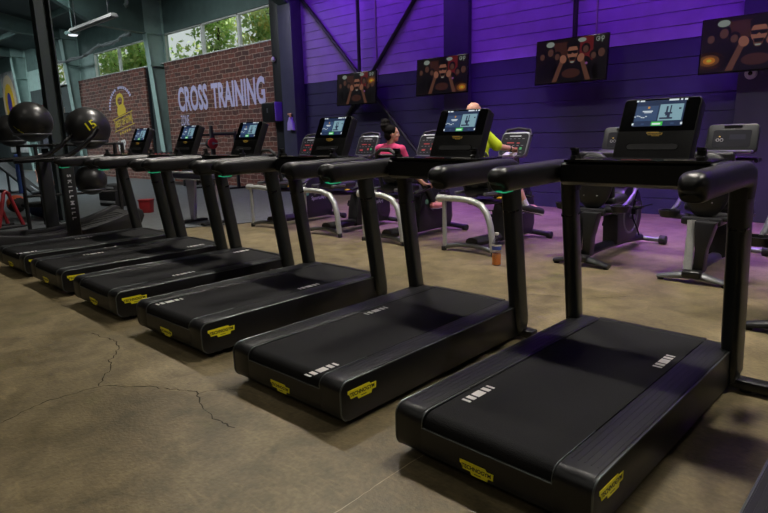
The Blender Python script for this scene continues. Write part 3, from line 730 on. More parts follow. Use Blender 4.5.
def make_pod_bike():
    t = thing('recumbent_bike', '', 'exercise bike')
    mb = MB(); mb.tube([(-.30, 0, .03), (-.22, .01, .042), (-.1, .02, .062), (0, .03, .075), (.1, .02, .062), (.22, .01, .042), (.30, 0, .03)], [.02, .026, .034, .04, .034, .026, .02], 12, rb=[.04, .05, .055, .06, .055, .05, .04], up=(0, 0, 1)); st = mb.build('rear_stabilizer', M_dsilver, t)
    MB().box((0, .0, .085), (.16, .13, .07), .02, seg=3).build('joint_cover', M_black, st)
    for s in (-1, 1): MB().cyl((s*.27, 0, 0), (s*.27, 0, .025), .028, 12).build('foot', M_rub, st)
    mb = MB(); mb.tube([(-.045, .0, .12), (-.055, .06, .34), (-.065, .10, .56)], .038, 14, rb=.045); mb.build('post', M_silver, t)
    mb = MB(); q = [(-.02, .1), (.09, .1), (.16, .34), (.20, .56), (.02, .56), (.0, .34)]
    mb.prism([(x, z) for x, z in [(-.015, .1), (.075, .1), (.085, .3), (.15, .56), (-.03, .56), (-.01, .3)]], 'y', .03, .16, .02); mb.build('post_cover', M_shroud, t)
    mb = MB(); mb.tube([(0, .05, .12), (.0, .5, .13), (0, 1.1, .12), (0, 1.6, .08)], .045, 12, rb=.06, up=(0, 0, 1)); mb.build('spine', M_dsilver, t)
    # seat pod seen from behind
    mb = MB(); mb.sphere((0, .22, .87), 1, (.205, .075, .30), 28, 18); bk = mb.build('backrest', M_shroud, t)
    for s in (-1, 1): MB().sphere((s*.07, .155, .72), .008).build('bolt', M_dsilver, bk)
    mb = MB(); mb.box((0, .29, .92), (.38, .06, .5), .028, Matrix.Rotation(rad(8), 3, 'X'), 4); mb.build('back_pad', M_pad, bk)
    mb = MB(); mb.box((0, .47, .66), (.42, .36, .09), .04, seg=4); mb.build('seat', M_pad, t)
    mb = MB(); mb.box((0, .22, .55), (.34, .22, .07), .02); mb.box((0, .105, .548), (.15, .03, .045), .012); mb.build('seat_carriage', M_shroud, t)
    MB().box((0, .0885, .55), (.10, .003, .014)).build('name_plate', M_wtext, t)
    for s in (-1, 1):
        mb = MB(); x = s*.30
        mb.lathe([(.04, -.045), (.078, -.035), (.095, .02), (.098, .028), (.082, .028), (.075, .0), (.02, -.005)], 24, c=(x, .20, .60)); mb.box((s*.20, .22, .575), (.16, .11, .05), .02); cp = mb.build('cup_holder', M_shroud, t)
        mb = MB(); mb.tube([(x, .28, .605), (x, .42, .65), (x, .56, .72), (x-s*.03, .68, .78)], .024, 10); mb.build('side_handle', M_dsilver, t)
    # flywheel housing
    mb = MB(); q = [(.72+.0, .12)]+[(1.05+.36*cos(rad(a)), .42+.34*sin(rad(a))) for a in range(-60, 150, 15)]+[(.70, .45)]
    mb.prism(q, 'x', -.09, .09, .025); sh = mb.build('shroud', M_shroud, t)
    for s in (-1, 1):
        mb = MB(); mb.tube([(s*.092, 1.05+.2*cos(a), .42+.2*sin(a)) for a in [2*pi*i/24 for i in range(25)]], .012, 8, cap=False); mb.build('disc_ring', M_dsilver, sh)
    mb = MB(); mb.tube([(-.24, 1.68, .05), (0, 1.66, .06), (.24, 1.68, .05)], .03, 12); fs = mb.build('front_stabilizer', M_dsilver, t)
    for s in (-1, 1): MB().cyl((s*.22, 1.68, .055), (s*.30, 1.68, .055), .055, 18, bev=.01).build('roller', M_rub, fs)
    mb = MB(); mb.tube([(0, 1.12, .70), (0, 1.08, .92), (0, .96, 1.15)], [.045, .04, .035], 12); mb.build('mast', M_dsilver, t)
    T = frame((.0, .92, 1.275), (1, 0, 0), (0, .30, .95))
    mb = MB(); mb.prism(rr_poly(.225, .145, .05, 6, -.0), 'z', -.07, 0, .014); mb.xf(T); cs = mb.build('console', M_gun, t)
    mb = MB(); mb.prism(rr_poly(.165, .085, .018, 4), 'z', -.002, .002); mb.xf(T @ Matrix.Translation((.0, -.005, 0))); fc = mb.build('console_face', M_face, cs)
    mb = MB()
    for x, y in ((-.12, -.02), (-.085, -.02)):
        mb.m(0).tube([Vector((x+.014*cos(a), y+.014*sin(a), .003)) for a in [2*pi*i/16 for i in range(17)]], .0018, 6, cap=False)
    mb.m(1).box((-.105, .015, .003), (.014, .008, .001)); mb.m(2).box((.05, .01, .0026), (.14, .05, .001)); mb.xf(T); mb.build('display_marks', [M_wtext, M_gold, mat('lcd_grey', (.03, .03, .045), .2)], fc)
    mb = MB(); mb.box(T @ Vector((0, .115, .004)), (.16, .012, .03), .006); mb.build('console_grip', M_black, cs)
    mb = MB(); text_bm(mb, '------', .02, T @ Matrix.Translation((0, .092, .001)), extrude=.0004); mb.build('lettering', M_wtext, cs)
    mb = MB(); mb.box(T @ Vector((0, -.15, .05)), (.42, .10, .03), .014); mb.build('console_tray', M_dsilver, cs)
    mb = MB(); mb.tube([(-.24, .86, 1.06), (-.25, .94, 1.07), (-.14, 1.05, 1.07), (.14, 1.05, 1.07), (.25, .94, 1.07), (.24, .86, 1.06)], .02, 12); mb.build('handlebar', M_black, t)
    pedals(t, 1.05, .40, 2.2)
    return t
pb = make_pod_bike()
PB = [(-1.58, 5.838, 0, 'grey recumbent bike with cup holders, framed inside the nearest treadmill at right'),
      (-2.704, 5.908, 0, 'dark recumbent bike with cup holders, behind the left upright of the nearest treadmill'),
      (-.60, 4.707, 0, 'dark recumbent bike cut off by the right edge, only a foot showing')]
for i, (x, y, a, lab) in enumerate(PB):
    o = pb if i == 0 else copy_tree(pb)
    o.location = (x, y, 0); o.rotation_euler = (0, 0, rad(a)); o.scale = (1.03,)*3; o['label'] = lab; o['group'] = 'recumbent bikes with cup holders'
    if i: 
        for ch in o.children:
            if ch.name.startswith('rear_stabilizer') or ch.name.startswith('post') or ch.name.startswith('spine'):
                ch.data = ch.data.copy(); ch.data.materials[0] = M_gun

# ------------------------------------------------------------------ TELEVISIONS
PIC = [mat('pic_%d' % i, (0, 0, 0), .35, emit=srgb(*c), estr=s*.55) for i, (c, s) in enumerate([
    ((24, 14, 14), .7), ((70, 38, 28), .7), ((150, 98, 76), .8), ((14, 10, 11), .6), ((104, 66, 50), .75), ((150, 160, 150), .8), ((200, 120, 30), .8), ((110, 30, 30), .7), ((95, 62, 50), .7), ((200, 190, 60), .8), ((150, 90, 150), .6), ((78, 50, 30), .6), ((120, 74, 30), .7)])]
def make_tv_picture(W, H, glow):
    mb = MB(); z = 0
    lay = [0]
    def shape(m, pts, k):
        mb.m(m); mb.poly([(x*W/2, y*H/2, .0006*k) for x, y in pts])
    def ell(m, cx, cy, rx, ry, k, n=20, rot=0):
        shape(m, [(max(-.985, min(.985, q[0])), max(-.985, min(.985, q[1]))) for q in [(cx+rx*cos(a)*cos(rot)-ry*sin(a)*sin(rot)*.56, cy+rx*cos(a)*sin(rot)*1.78+ry*sin(a)*cos(rot)) for a in [2*pi*i/n for i in range(n)]]], k)
    shape(0, [(-1, -1), (1, -1), (1, 1), (-1, 1)], 0)
    shape(7, [(.25, -.1), (.62, -.1), (.62, 1), (.25, 1)], 1)
    shape(1, [(-.5, .2), (.0, .2), (.0, .85), (-.5, .85)], 1)
    for cx, cy, r in ((-.82, .25, .1), (-.58, .42, .12), (-.38, .2, .1), (.42, .42, .11), (.85, .2, .13), (.64, .1, .1)):
        ell(3, cx, cy+.05, r*1.1, r*2.1, 2); ell(8, cx, cy, r*.7, r*1.5, 3); ell(3, cx, cy-.75, r*1.8, r*4, 2)
    ell(5, -.6, .8, .12, .13, 3); ell(5, .3, .86, .12, .1, 3)
    if glow:
        for q_, (mm, rr_) in enumerate(((1, .3), (12, .2), (6, .12), (9, .05))): ell(mm, glow[0], glow[1], rr_, rr_*1.1, 2+q_*.5)
    # central man: dark shirt, raised fists, dark glasses, cap of dark hair
    shape(3, [(-.42, -1), (.5, -1), (.46, -.3), (.28, .05), (-.2, .05), (-.38, -.3)], 5)
    ell(1, .04, -.62, .26, .22, 6)
    ell(4, .06, .02, .09, .2, 6)
    ell(2, .06, .34, .15, .36, 7)
    shape(3, [(-.1, .46), (-.12, .78), (-.02, .93), (.14, .93), (.24, .78), (.22, .46), (.18, .6), (-.06, .6)], 8)
    shape(3, [(-.09, .42), (.21, .42), (.2, .28), (.1, .26), (.06, .33), (.02, .26), (-.08, .28)], 9)
    shape(3, [(-.04, .12), (.16, .12), (.13, -.02), (0, -.02)], 8)
    shape(5, [(.0, -.08), (.12, -.08), (.1, -.14), (.02, -.14)], 8)
    for s, ox in ((-1, 0), (1, .1)):
        shape(4, [(ox+s*.50, -.98), (ox+s*.36, -.98), (ox+s*.16, -.0), (ox+s*.28, .02)][::s], 9)
        ell(2, ox+s*.2, .06, .095, .2, 10, rot=s*-.4)
    ell(10, .46, -.22, .04, .06, 11)
    # ring mark and bar of the station logo at upper right
    for r_, k in ((.07, 12),): ell(5, .74, .82, .055, .11, 12); ell(0, .74, .82, .038, .07, 13); shape(5, [(.74, .78), (.79, .78), (.79, .84), (.74, .84)], 14)
    shape(5, [(.84, .66), (.86, .66), (.86, .92), (.84, .92)], 12); ell(5, .865, .84, .045, .09, 12); ell(0, .87, .84, .022, .045, 13)
    return mb
def make_tv(label, xc, zc, W, H, rod, glow):
    t = thing('television', label, 'television', (xc, WY-.42, zc), 0, 'televisions along the purple wall')
    tilt = Matrix.Rotation(rad(-4), 4, 'X')
    mb = MB(); mb.box((0, .022, 0), (W, .04, H), .006); mb.box((0, .06, -.02), (W*.6, .05, H*.6), .015); mb.xf(tilt); mb.build('casing', M_blackg, t)
    mb = make_tv_picture(W-.03, H-.035, glow); mb.xf(tilt @ frame((0, -.0005, .004), (1, 0, 0), (0, 0, 1))); mb.build('screen', PIC, t)
    mb = MB(); mb.box((0, .22, 0), (.10, .30, .10), .01); mb.box((0, .385, 0), (.3, .03, .3), .004); mb.build('wall_mount', M_matte, t)
    if rod: mb = MB(); mb.cyl((0, .14, .0), (0, .14, rz_(WY-.3)-zc-.1), .042, 12); mb.build('hanging_pole', M_matte, t)
for a in [('smallest looking television at left, farthest along the purple wall', -10.14, 2.49, 1.30, .73, True, (.8, .4)),
          ('television second from the left, mounted on a navy column above the bald man', -7.64, 2.575, 1.32, .74, False, (.82, -.75)),
          ('television third from the left, hanging clear above the empty purple wall', -4.86, 2.60, 1.31, .75, True, None),
          ('rightmost television, the largest looking, cut by the picture edge', -2.12, 2.57, 1.40, .78, False, (-.82, -.55))]:
    make_tv(*a)

# ------------------------------------------------------------------ small wall things
t = thing('security_camera', 'round white dome camera on the column under the rightmost television', 'camera', (-2.19, WY-.14, 2.17))
mb = MB(); mb.lathe([(.075, .04), (.085, .0), (.07, -.03), (.03, -.035)], 24, T=Matrix.Rotation(rad(90), 4, 'X')); mb.build('ring', mat('cam_white', (.55, .55, .58), .4), t)
mb = MB(); mb.sphere((0, -.02+.0, 0), .045, (1, .9, 1)); mb.xf(Matrix.Translation((0, .01, 0))); mb.build('lens', M_blackg, t)
t = thing('paper_dispenser', 'black paper dispenser box on the brick panel edge by the dark column', 'dispenser', (-13.45, WY-.415, 1.87))
MB().box((0, 0, .22), (.55, .28, .52), .04, seg=3).build('housing', M_black, t); MB().box((.0, -.142, .27), (.06, .006, .12), .003).build('window_slot', M_dsilver, t)
MB().box((.29, .02, .24), (.04, .24, .5), .015).build('side_panel', mat('purple_plastic', srgb(120, 90, 190), .4), t)
t = thing('spray_bottle', 'lilac spray bottle hanging on the dark column by the brick panel', 'bottle', (-12.66, WY-.396, 1.60))
mb = MB(); mb.prism([(-.12, 0), (.12, 0), (.10, .2), (.05, .28), (.045, .34), (-.045, .34), (-.05, .28), (-.10, .2)], 'y', -.05, .05, .02); mb.build('body', mat('lilac_plastic', srgb(170, 150, 225), .4), t)
mb = MB(); mb.cyl((0, 0, .34), (0, 0, .40), .03, 12); mb.box((-.03, 0, .42), (.14, .05, .05), .012); mb.build('trigger_head', mat('trigger_amber', srgb(200, 150, 110), .4), t)
o = MB().sphere((-13.38, WY-.31, 3.47), .07, (1, .8, 1)).build('motion_sensor', mat('sensor_white', (.5, .47, .52), .4)); tag(o, 'small white motion sensor on the dark trim right of the brick panel', 'sensor')

# ceiling lamps
def lamp(x0, x1, y, z, label):
    t = thing('strip_light', label, 'lamp', ((x0+x1)/2, y, z), 0)
    L_ = x1-x0
    mb = MB(); mb.prism([(-.11, .0), (.11, .0), (.07, .09), (-.07, .09)], 'x', -L_/2, L_/2, .006); mb.build('housing', mat('lamp_housing', (.26, .255, .24), .6, spec=.2), t)
    MB().cyl((-L_/2+.05, 0, -.012), (L_/2-.05, 0, -.012), .025, 12).build('tube', mat('lamp_tube', (.42, .40, .34), .5), t)
    for s in (-1, 1): MB().cyl((s*L_*.38, 0, .09), (s*L_*.38, 0, rz_(y)-z), .008, 8).build('hanger', M_dsilver, t)
lamp(-19.1, -16.1, 7.03, 4.6, 'long unlit strip light hanging above the brick panels')
t = thing('spotlight', 'small bright spotlight under the far beam, left of the strip light', 'lamp', (-19.9, 7.35, 4.66))
MB().box((0, 0, .06), (.5, .3, .1), .02).build('housing', M_dsteel, t); MB().lathe([(.14, 0), (.12, -.03)], 16, c=(0, 0, .0)).build('lens', emis('spot_lens', (.8, .85, .9), 1.2), t); MB().cyl((0, 0, .1), (0, 0, rz_(7.35)-4.66), .02, 8).build('hanger', M_dsteel, t)
# cable bundle along the beams
def cable(pts, r, label):
    mb = MB(); P = []
    for a, b in zip(pts, pts[1:]):
        for i in range(8):
            f = i/8; P.append(Vector(a).lerp(Vector(b), f)-Vector((0, 0, .12*sin(pi*f)))+Vector((0, random.uniform(-.03, .03), random.uniform(-.03, .03))))
    P.append(Vector(pts[-1])); mb.tube(P, r, 8)
    for q in range(2):
        mb.tube([p+Vector((0, random.uniform(-.06, .06), random.uniform(-.07, .07))) for p in P], r*.6, 6)
    o = mb.build('cable_bundle', mat('cable_grey', srgb(128, 134, 134), .6)); return tag(o, label, 'cable')
cable([(-29.2, 9.8, 5.2), (-27.4, 9.6, 4.75), (-23.6, 9.6, 5.0), (-21.2, 9.55, 5.05), (-20.3, 9.4, 5.2), (-20.2, 9.2, 5.7), (-17.8, 8.3, 5.95)], .045, 'sagging grey cable bundle crossing the middle window')
t = None

# ------------------------------------------------------------------ FREE-WEIGHT AREA, left background
M_red = mat('red_plastic', srgb(136, 30, 34), .45); M_bluep = mat('blue_plastic', srgb(50, 80, 140), .5)
def ball(r, c, label, m, extra=None):
    t = thing('exercise_ball', label, 'ball', c)
    MB().sphere((0, 0, 0), r, u=40, v=24).build('body', m, t); return t
M_ball = mat('ball_black', (.022, .022, .022), .34)
b1 = ball(.31, (-9.364, 3.505, 1.635), 'big black exercise ball printed 15 in yellow, on the rack', M_ball)
def ball_text(t, r, txt, size, d, up, sx=1.):
    mb = MB(); n = Vector(d).normalized(); u = Vector(up); u = (u-n*u.dot(n)).normalized(); x = u.cross(n)
    text_bm(mb, txt, size, frame(n*(r+.0), x, u), sx=sx, extrude=.0005, offset=.002)
    bmesh.ops.subdivide_edges(mb.bm, edges=mb.bm.edges[:], cuts=1)
    for v in mb.bm.verts: v.co = v.co.normalized()*(r+.003)
    return mb.build('print', M_yellow, t)
tocam = Vector((9.36, -3.53, -.11)).normalized()
def cdir(a, b): return tocam+r1*a+u1*b
ca, sa = cos(rad(40)), sin(rad(40))
b2 = ball(.29, (-9.878, 2.902, 1.746), 'big black exercise ball at far left, on the rack left of the 15 ball', M_ball)
b3 = ball(.23, (-9.554, 3.524, .86), 'black exercise ball on the low shelf, under the 15 ball', M_ball)
b4 = ball(.27, (-11.592, 3.095, 1.651), 'black exercise ball half hidden behind the far left ball', M_ball)
ball_text(b1, .31, '15', .17, cdir(.12, .12), u1*ca-r1*sa)
ball_text(b1, .31, '---', .06, cdir(.46, .20), u1*.6+r1*.8)
ball_text(b2, .29, '--- ----', .055, cdir(-.62, -.42), u1*.75+r1*.65)
ball_text(b2, .29, '-- ---', .05, cdir(-.48, -.52), u1*.75+r1*.65)
t = thing('ball_rack', 'dark tube rack that carries the black exercise balls', 'rack', (-9.8, 3.45, 0))
mb = MB()
for px, py in ((-.62, -.62), (.35, .45), (-1.75, -.05), (-.2, .8)): MB().tube([(px, py, 0), (px, py, 1.41)], .03, 10).build('post', M_matte, t)
def hoop(c, r, nm='hoop'):
    MB().tube([Vector(c)+Vector((r*cos(a), r*sin(a), 0)) for a in [2*pi*i/28 for i in range(29)]], .014, 8, cap=False).build(nm, M_dsilver, t)
for (bx_, by_, bz_), r_ in (((-9.364, 3.505, 1.635), .31), ((-9.878, 2.902, 1.746), .29), ((-9.554, 3.524, .86), .23), ((-11.592, 3.095, 1.651), .27)):
    h_ = r_*.62; hoop((bx_+9.8, by_-3.45, bz_-h_), math.sqrt(r_*r_-h_*h_)+.012)
for P in ([(-.62, -.62, 1.40), (.0, -.2, 1.40), (.35, .45, 1.40)], [(-.2, .8, 1.40), (.35, .45, 1.40)], [(-1.75, -.05, 1.40), (-.62, -.62, 1.40)], [(-.2, .8, .62), (.35, .45, .62)], [(-.2, .8, .62), (-.62, -.62, .62)]): MB().tube(P, .02, 8).build('cross_tube', M_matte, t)
MB().box((-.58, -.68, .98), (.05, .05, .6), .01).build('blue_post', M_bluep, t)
# medicine ball
t = thing('medicine_ball', 'orange and black medicine ball on the grey floor at far left', 'ball', (-14.135, 3.653, .197))
mb = MB(); mb.sphere((0, 0, 0), .185, u=32, v=20)
for f in mb.bm.faces:
    c = f.calc_center_median(); f.material_index = 1 if (c.z*.9-c.x*.5+c.y*-.35+.03*sin(c.x*30)) > .02 else 0
mb.build('body', [M_rub, mat('ball_orange', srgb(190, 80, 40), .55)], t)
t = thing('balance_trainer', 'upside down half ball balance trainer with dark blue dome at left', 'balance trainer', (-12.68, 3.80, .012))
mb = MB(); mb.lathe([(.02, .0), (.15, .01), (.28, .07), (.36, .15), (.40, .23), (.40, .245), (.1, .245)], 36); mb.build('dome', mat('navy_rubber', srgb(40, 56, 96), .5), t)
mb = MB(); mb.lathe([(.40, .235), (.435, .245), (.44, .27), (.425, .285), (.38, .29), (.02, .285)], 36); mb.build('platform', M_rub, t)
# red parallel bars
t = thing('parallel_bar', 'red tubular dip stand at the far left edge', 'exercise stand', (-11.74, 2.79, .012), .3)
for s in (-1, 1):
    MB().tube([(s*.22, -.22, .0), (s*.2, -.04, .60), (s*.19, .0, .64), (s*.2, .04, .60), (s*.22, .22, .0)], .03, 12).build('leg_frame', M_red, t)
    MB().box((s*.22, 0, .02), (.07, .62, .035), .012).build('foot', M_rub, t)
MB().tube([(-.19, 0, .64), (.19, 0, .64)], .026, 12).build('grip_bar', M_rub, t)
# sloping sit-up bench
t = thing('sit_up_bench', 'black sloping sit up bench on the grey floor at far left', 'bench', (-18.7, 5.36, .012), .35)
mb = MB(); mb.box((-.62, 0, .46), (1.7, .34, .09), .03, Matrix.Rotation(rad(31), 3, 'Y'), 3); mb.build('pad', M_rub, t)
mb = MB(); mb.tube([(.1, -.2, .06), (.12, 0, .07), (.1, .2, .06)], .04, 10); mb.tube([(.1, 0, .08), (-.9, 0, .55), (-1.35, 0, .86)], .035, 10); mb.tube([(-1.1, 0, .66), (-1.1, 0, .03)], .035, 10); mb.tube([(-1.1, -.25, .04), (-1.1, .25, .04)], .035, 10); mb.build('frame', M_dsilver, t)
# stack box and red step box
t = thing('step_box', 'black step box with pale stripes, behind the farthest treadmill', 'step', (-13.52, 5.47, .012), .2)
MB().box((0, 0, .24), (.62, .42, .48), .03).build('body', M_rub, t)
for z in (.42, .1): MB().box((0, -.212, z), (.56, .006, .05), .002).build('stripe', mat('pale_stripe', (.4, .41, .43), .5), t)
t = thing('storage_crate', 'red plastic crate beyond the treadmills, left of the white legged bench', 'crate', (-11.586, 5.28, .012), .75)
mb = MB(); mb.prism([(-.10, 0), (.10, 0), (.12, .25), (-.12, .25)], 'y', -.11, .11, .015); mb.build('body', M_red, t)
MB().box((0, 0, .255), (.26, .24, .022), .008).build('rim', M_red, t)
t = thing('storage_crate', 'second red crate, half hidden behind a treadmill upright', 'crate', (-11.264, 5.555, .012), .4)
mb = MB(); mb.prism([(-.12, 0), (.12, 0), (.14, .22), (-.14, .22)], 'y', -.12, .12, .015); mb.build('body', M_red, t)
# white-legged bench
t = thing('weight_bench', 'padded bench with pale edges and white tapering legs beyond the treadmills', 'bench', (-9.225, 5.197, .012), .1)
MB().box((0, 0, .82), (1.15, .42, .10), .03, seg=3).build('pad', mat('bench_pad', srgb(70, 66, 86), .5), t)
mb = MB(); mb.box((0, -.215, .875), (1.15, .02, .028), .006); mb.box((.1, -.215, .765), (.95, .02, .02), .006); mb.build('pad_edge', mat('pale_edge', (.5, .5, .52), .4), t)
for s in (-1, 1):
    mb = MB(); mb.prism([(s*.30-.05, 0.04), (s*.30+.05, .04), (s*.30+.14, .74), (s*.30-.12, .74)], 'y', -.03, .03, .008); lg = mb.build('leg', mat('bench_white', srgb(176, 170, 186), .5), t)
    MB().box((s*.30, 0, .02), (.12, .5, .04), .012).build('foot', M_rub, lg)
# power rack with barbell and red plates by the brick wall
t = thing('power_rack', 'black squat rack standing against the brick panel', 'rack', (-15.35, 9.2, .0))
for sx_ in (-.6, .6):
    for sy in (-.45, .3): MB().box((sx_, sy, .9 if sy < 0 else .82), (.08, .08, 1.78 if sy < 0 else 1.62), .008).build('post', M_matte, t)
    MB().box((sx_, -.08, .03), (.08, 1.2, .06), .008).build('base_rail', M_matte, t); MB().box((sx_, -.08, 1.55), (.06, .7, .06), .008).build('top_rail', M_matte, t)
MB().box((0, .3, 1.58), (1.2, .06, .08), .008).build('cross_rail', M_matte, t)
for sx_ in (-.6, .6): MB().box((sx_, -.53, 1.26), (.06, .12, .06), .01).build('bar_hook', M_matte, t)
t = thing('barbell', 'barbell with red and black plates resting on the squat rack', 'barbell', (-15.35, 8.63, 1.31))
MB().cyl((-1.1, 0, 0), (1.1, 0, 0), .016, 12).build('bar', M_dsilver, t)
for s in (-1, 1):
    for k, (x, r_, m) in enumerate(((.68, .13, M_rub), (.735, .14, M_rub), (.79, .14, M_rub), (.845, .15, M_red))):
        p = MB(); p.cyl((s*x-.022, 0, 0), (s*x+.022, 0, 0), r_, 28, bev=.012); p.m(1); p.cyl((s*x-.025, 0, 0), (s*x+.025, 0, 0), .045, 16); p.build('plate', [m, M_dsilver], t)
t = thing('dumbbell_rack', 'low dumbbell rack in front of the brick panels', 'rack', (-18.2, 9.2, 0))
for z in (.45, .85): MB().box((0, .1*(z > .6), z), (2.2, .4, .04), .008, Matrix.Rotation(rad(12), 3, 'X')).build('shelf', M_matte, t)
for s in (-1, 1): MB().box((s*1.08, .1, .45), (.06, .5, .9), .01).build('side_frame', M_matte, t)
def make_db():
    t = thing('dumbbell', '', 'dumbbell'); MB().cyl((0, -.13, 0), (0, .13, 0), .016, 10).build('grip', M_dsilver, t)
    for s in (-1, 1): MB().cyl((0, s*.07, 0), (0, s*.17, 0), .075, 18, bev=.012).build('head', M_rub if s > 0 else M_red, t)
    return t
d0 = make_db(); k = 0
for z in (.45, .85):
    for j in range(7):
        o = d0 if k == 0 else copy_tree(d0)
        o.location = (-18.2-.9+.3*j, 9.2+.1*(z > .6), z+.105); o.rotation_euler = (rad(12), 0, 0); k += 1
        o['group'] = 'dumbbells on the upper shelf of the low rack' if z > .6 else 'dumbbells on the lower shelf of the low rack'
        o['label'] = 'small red ended dumbbell on the %s shelf of the low rack' % ('upper' if z > .6 else 'lower')
# back-left shelving with small items
t = thing('storage_shelf', 'dark storage shelf along the far left wall behind the balls', 'shelf', (-29.8, 9.6, 0))
for z in (.5, 1.2, 1.9, 2.6): MB().box((0, 0, z), (3.6, .5, .05), .008).build('shelf_board', M_matte, t)
for x in (-1.78, 0, 1.78): MB().box((x, .1, 1.35), (.06, .3, 2.7), .01).build('side_panel', M_matte, t)
items = [(-1.2, 2.6, (.5, .35, .5), (150, 60, 70)), (-.4, 2.6, (.4, .3, .35), (60, 100, 170)), (.5, 2.6, (.45, .3, .4), (200, 150, 60)), (1.2, 2.6, (.5, .3, .3), (170, 150, 140)), (-1.1, 1.9, (.6, .35, .45), (120, 50, 80)), (.6, 1.9, (.6, .35, .4), (70, 74, 80)), (1.2, 1.2, (.5, .3, .4), (160, 150, 60)), (-.6, 1.2, (.7, .3, .4), (60, 60, 70))]
cn = {0: 'dark red', 1: 'blue', 2: 'orange', 3: 'beige', 4: 'plum', 5: 'grey', 6: 'mustard', 7: 'charcoal'}
for i, (x, z, d, c) in enumerate(items):
    q = thing('storage_box', '%s box on the dark storage shelf by the far left wall' % cn[i], 'box', (-29.8+x, 9.58, z+.026))
    MB().box((0, 0, d[2]/2), d, .02).build('body', mat('box_%d' % i, srgb(*c), .6), q); MB().box((0, 0, d[2]+.015), (d[0]+.03, d[1]+.03, .03), .01).build('lid', mat('box_%d' % i, srgb(*c), .6), q)

# ------------------------------------------------------------------ bottle on the floor
t = thing('water_bottle', 'clear plastic bottle with orange drink and blue label on the floor', 'bottle', (-3.435, 5.40, 0)); t.scale = (1.3,)*3
M_clear = glass('clear_plastic', (.86, .86, .9), .16)
MB().lathe([(.03, .0), (.038, .006), (.039, .09), (.038, .13), (.039, .135), (.039, .175), (.034, .2), (.015, .245), (.014, .262)], 24).build('body', M_clear, t)
MB().lathe([(.026, .004), (.0365, .01), (.0368, .098), (.002, .099)], 24).build('drink', mat('orange_drink', srgb(214, 120, 40), .2, emit=None), t)
mb = MB(); mb.m(0).lathe([(.0395, .135), (.0400, .136), (.0400, .180), (.0395, .181)], 24); mb.m(1).lathe([(.0402, .168), (.0404, .169), (.0404, .180), (.0402, .181)], 24); mb.build('bottle_label', [mat('label_blue', srgb(50, 70, 160), .4), M_white], t)
MB().lathe([(.016, .258), (.0165, .26), (.0165, .278), (.014, .28)], 18).build('cap', M_white, t)

# ------------------------------------------------------------------ PEOPLE
def skin_blob(chains, ellipsoids, voxel=.009, smooth=4):
    """limb chains [(pts,radii)] and ellipsoids (c, (rx,ry,rz), R) fused into one continuous surface"""
    mb = MB()
    for pts, rs in chains:
        P = [Vector(p) for p in pts]; Q, S = [], []
        for i in range(len(P)-1):
            for k in range(4):
                f = k/4; Q.append(P[i].lerp(P[i+1], f)); S.append(rs[i]*(1-f)+rs[i+1]*f)
        Q.append(P[-1]); S.append(rs[-1])
        mb.tube(Q, S, 14)
        for p, r_ in ((P[0], rs[0]), (P[-1], rs[-1])): mb.sphere(p, r_*.99, u=14, v=10)
        for p, r_ in zip(P[1:-1], rs[1:-1]): mb.sphere(p, r_*1.0, u=14, v=10)
    for c, sc, R in ellipsoids: mb.sphere(c, 1, sc, 22, 16, R)
    me = bpy.data.meshes.new('tmp'); bmesh.ops.recalc_face_normals(mb.bm, faces=mb.bm.faces[:]); mb.bm.to_mesh(me); mb.bm.free()
    o = bpy.data.objects.new('tmp', me); COL.objects.link(o)
    m = o.modifiers.new('r', 'REMESH'); m.mode = 'VOXEL'; m.voxel_size = voxel
    s = o.modifiers.new('s', 'SMOOTH'); s.factor = .5; s.iterations = smooth
    dg = bpy.context.evaluated_depsgraph_get(); out = bpy.data.meshes.new_from_object(o.evaluated_get(dg))
    bpy.data.objects.remove(o); bpy.data.meshes.remove(me)
    for p in out.polygons: p.use_smooth = True
    return out
def link_mesh(name, me, m, parent):
    me.name = name; me.materials.clear(); me.materials.append(m)
    o = bpy.data.objects.new(name, me); COL.objects.link(o); o.parent = parent; return o
def hand(chains, w, fw, side, curl=.6, s=1.):
    """append palm and five bent fingers; w wrist point, fw forward dir, side = lateral dir towards thumb"""
    w = Vector(w); f = Vector(fw).normalized(); sd = Vector(side); sd = (sd-f*sd.dot(f)).normalized(); dn = f.cross(sd)
    if dn.z > 0: dn = -dn
    k = w+f*.085*s
    for j, (off, ln) in enumerate(((.028, .068), (.009, .078), (-.010, .072), (-.028, .056))):
        b = k+sd*off*s; L_ = ln*s
        p1 = b+f*L_*.45; p2 = p1+(f*cos(curl)+dn*sin(curl))*L_*.4; p3 = p2+(f*cos(curl*2)+dn*sin(curl*2))*L_*.35
        chains.append(([w+sd*off*.5*s, b, p1, p2, p3], [.014*s, .0115*s, .0095*s, .0085*s, .0075*s]))
    tb = w+f*.025*s+sd*.03*s
    chains.append(([w+sd*.012*s, tb, tb+(f*.6+sd*.5+dn*.3)*.04*s, tb+(f*.9+sd*.25+dn*.5)*.068*s], [.016*s, .013*s, .011*s, .009*s]))
def head_parts(c, yaw, s=1., pitch=0.):
    """ellipsoids for skull, jaw, nose, ears, lips, brows; c head centre; yaw 0 faces +Y"""
    R = (Matrix.Rotation(yaw, 3, 'Z') @ Matrix.Rotation(pitch, 3, 'X'))
    c = Vector(c); E = []
    def e(p, sc): E.append((c+R @ (Vector(p)*s), tuple(q*s for q in sc), R))
    e((0, -.012, .028), (.074, .092, .085)); e((0, .022, -.045), (.055, .062, .062)); e((0, .055, -.082), (.028, .026, .022))
    e((0, .088, -.022), (.012, .02, .014)); e((0, .082, .0), (.009, .016, .026)); e((0, .072, -.058), (.022, .014, .006)); e((0, .070, -.066), (.02, .014, .006))
    e((.036, .06, -.025), (.022, .02, .018)); e((-.036, .06, -.025), (.022, .02, .018)); e((0, .072, .024), (.05, .016, .010))
    for q in (-1, 1): e((q*.077, -.005, -.012), (.010, .020, .032))
    return E, R
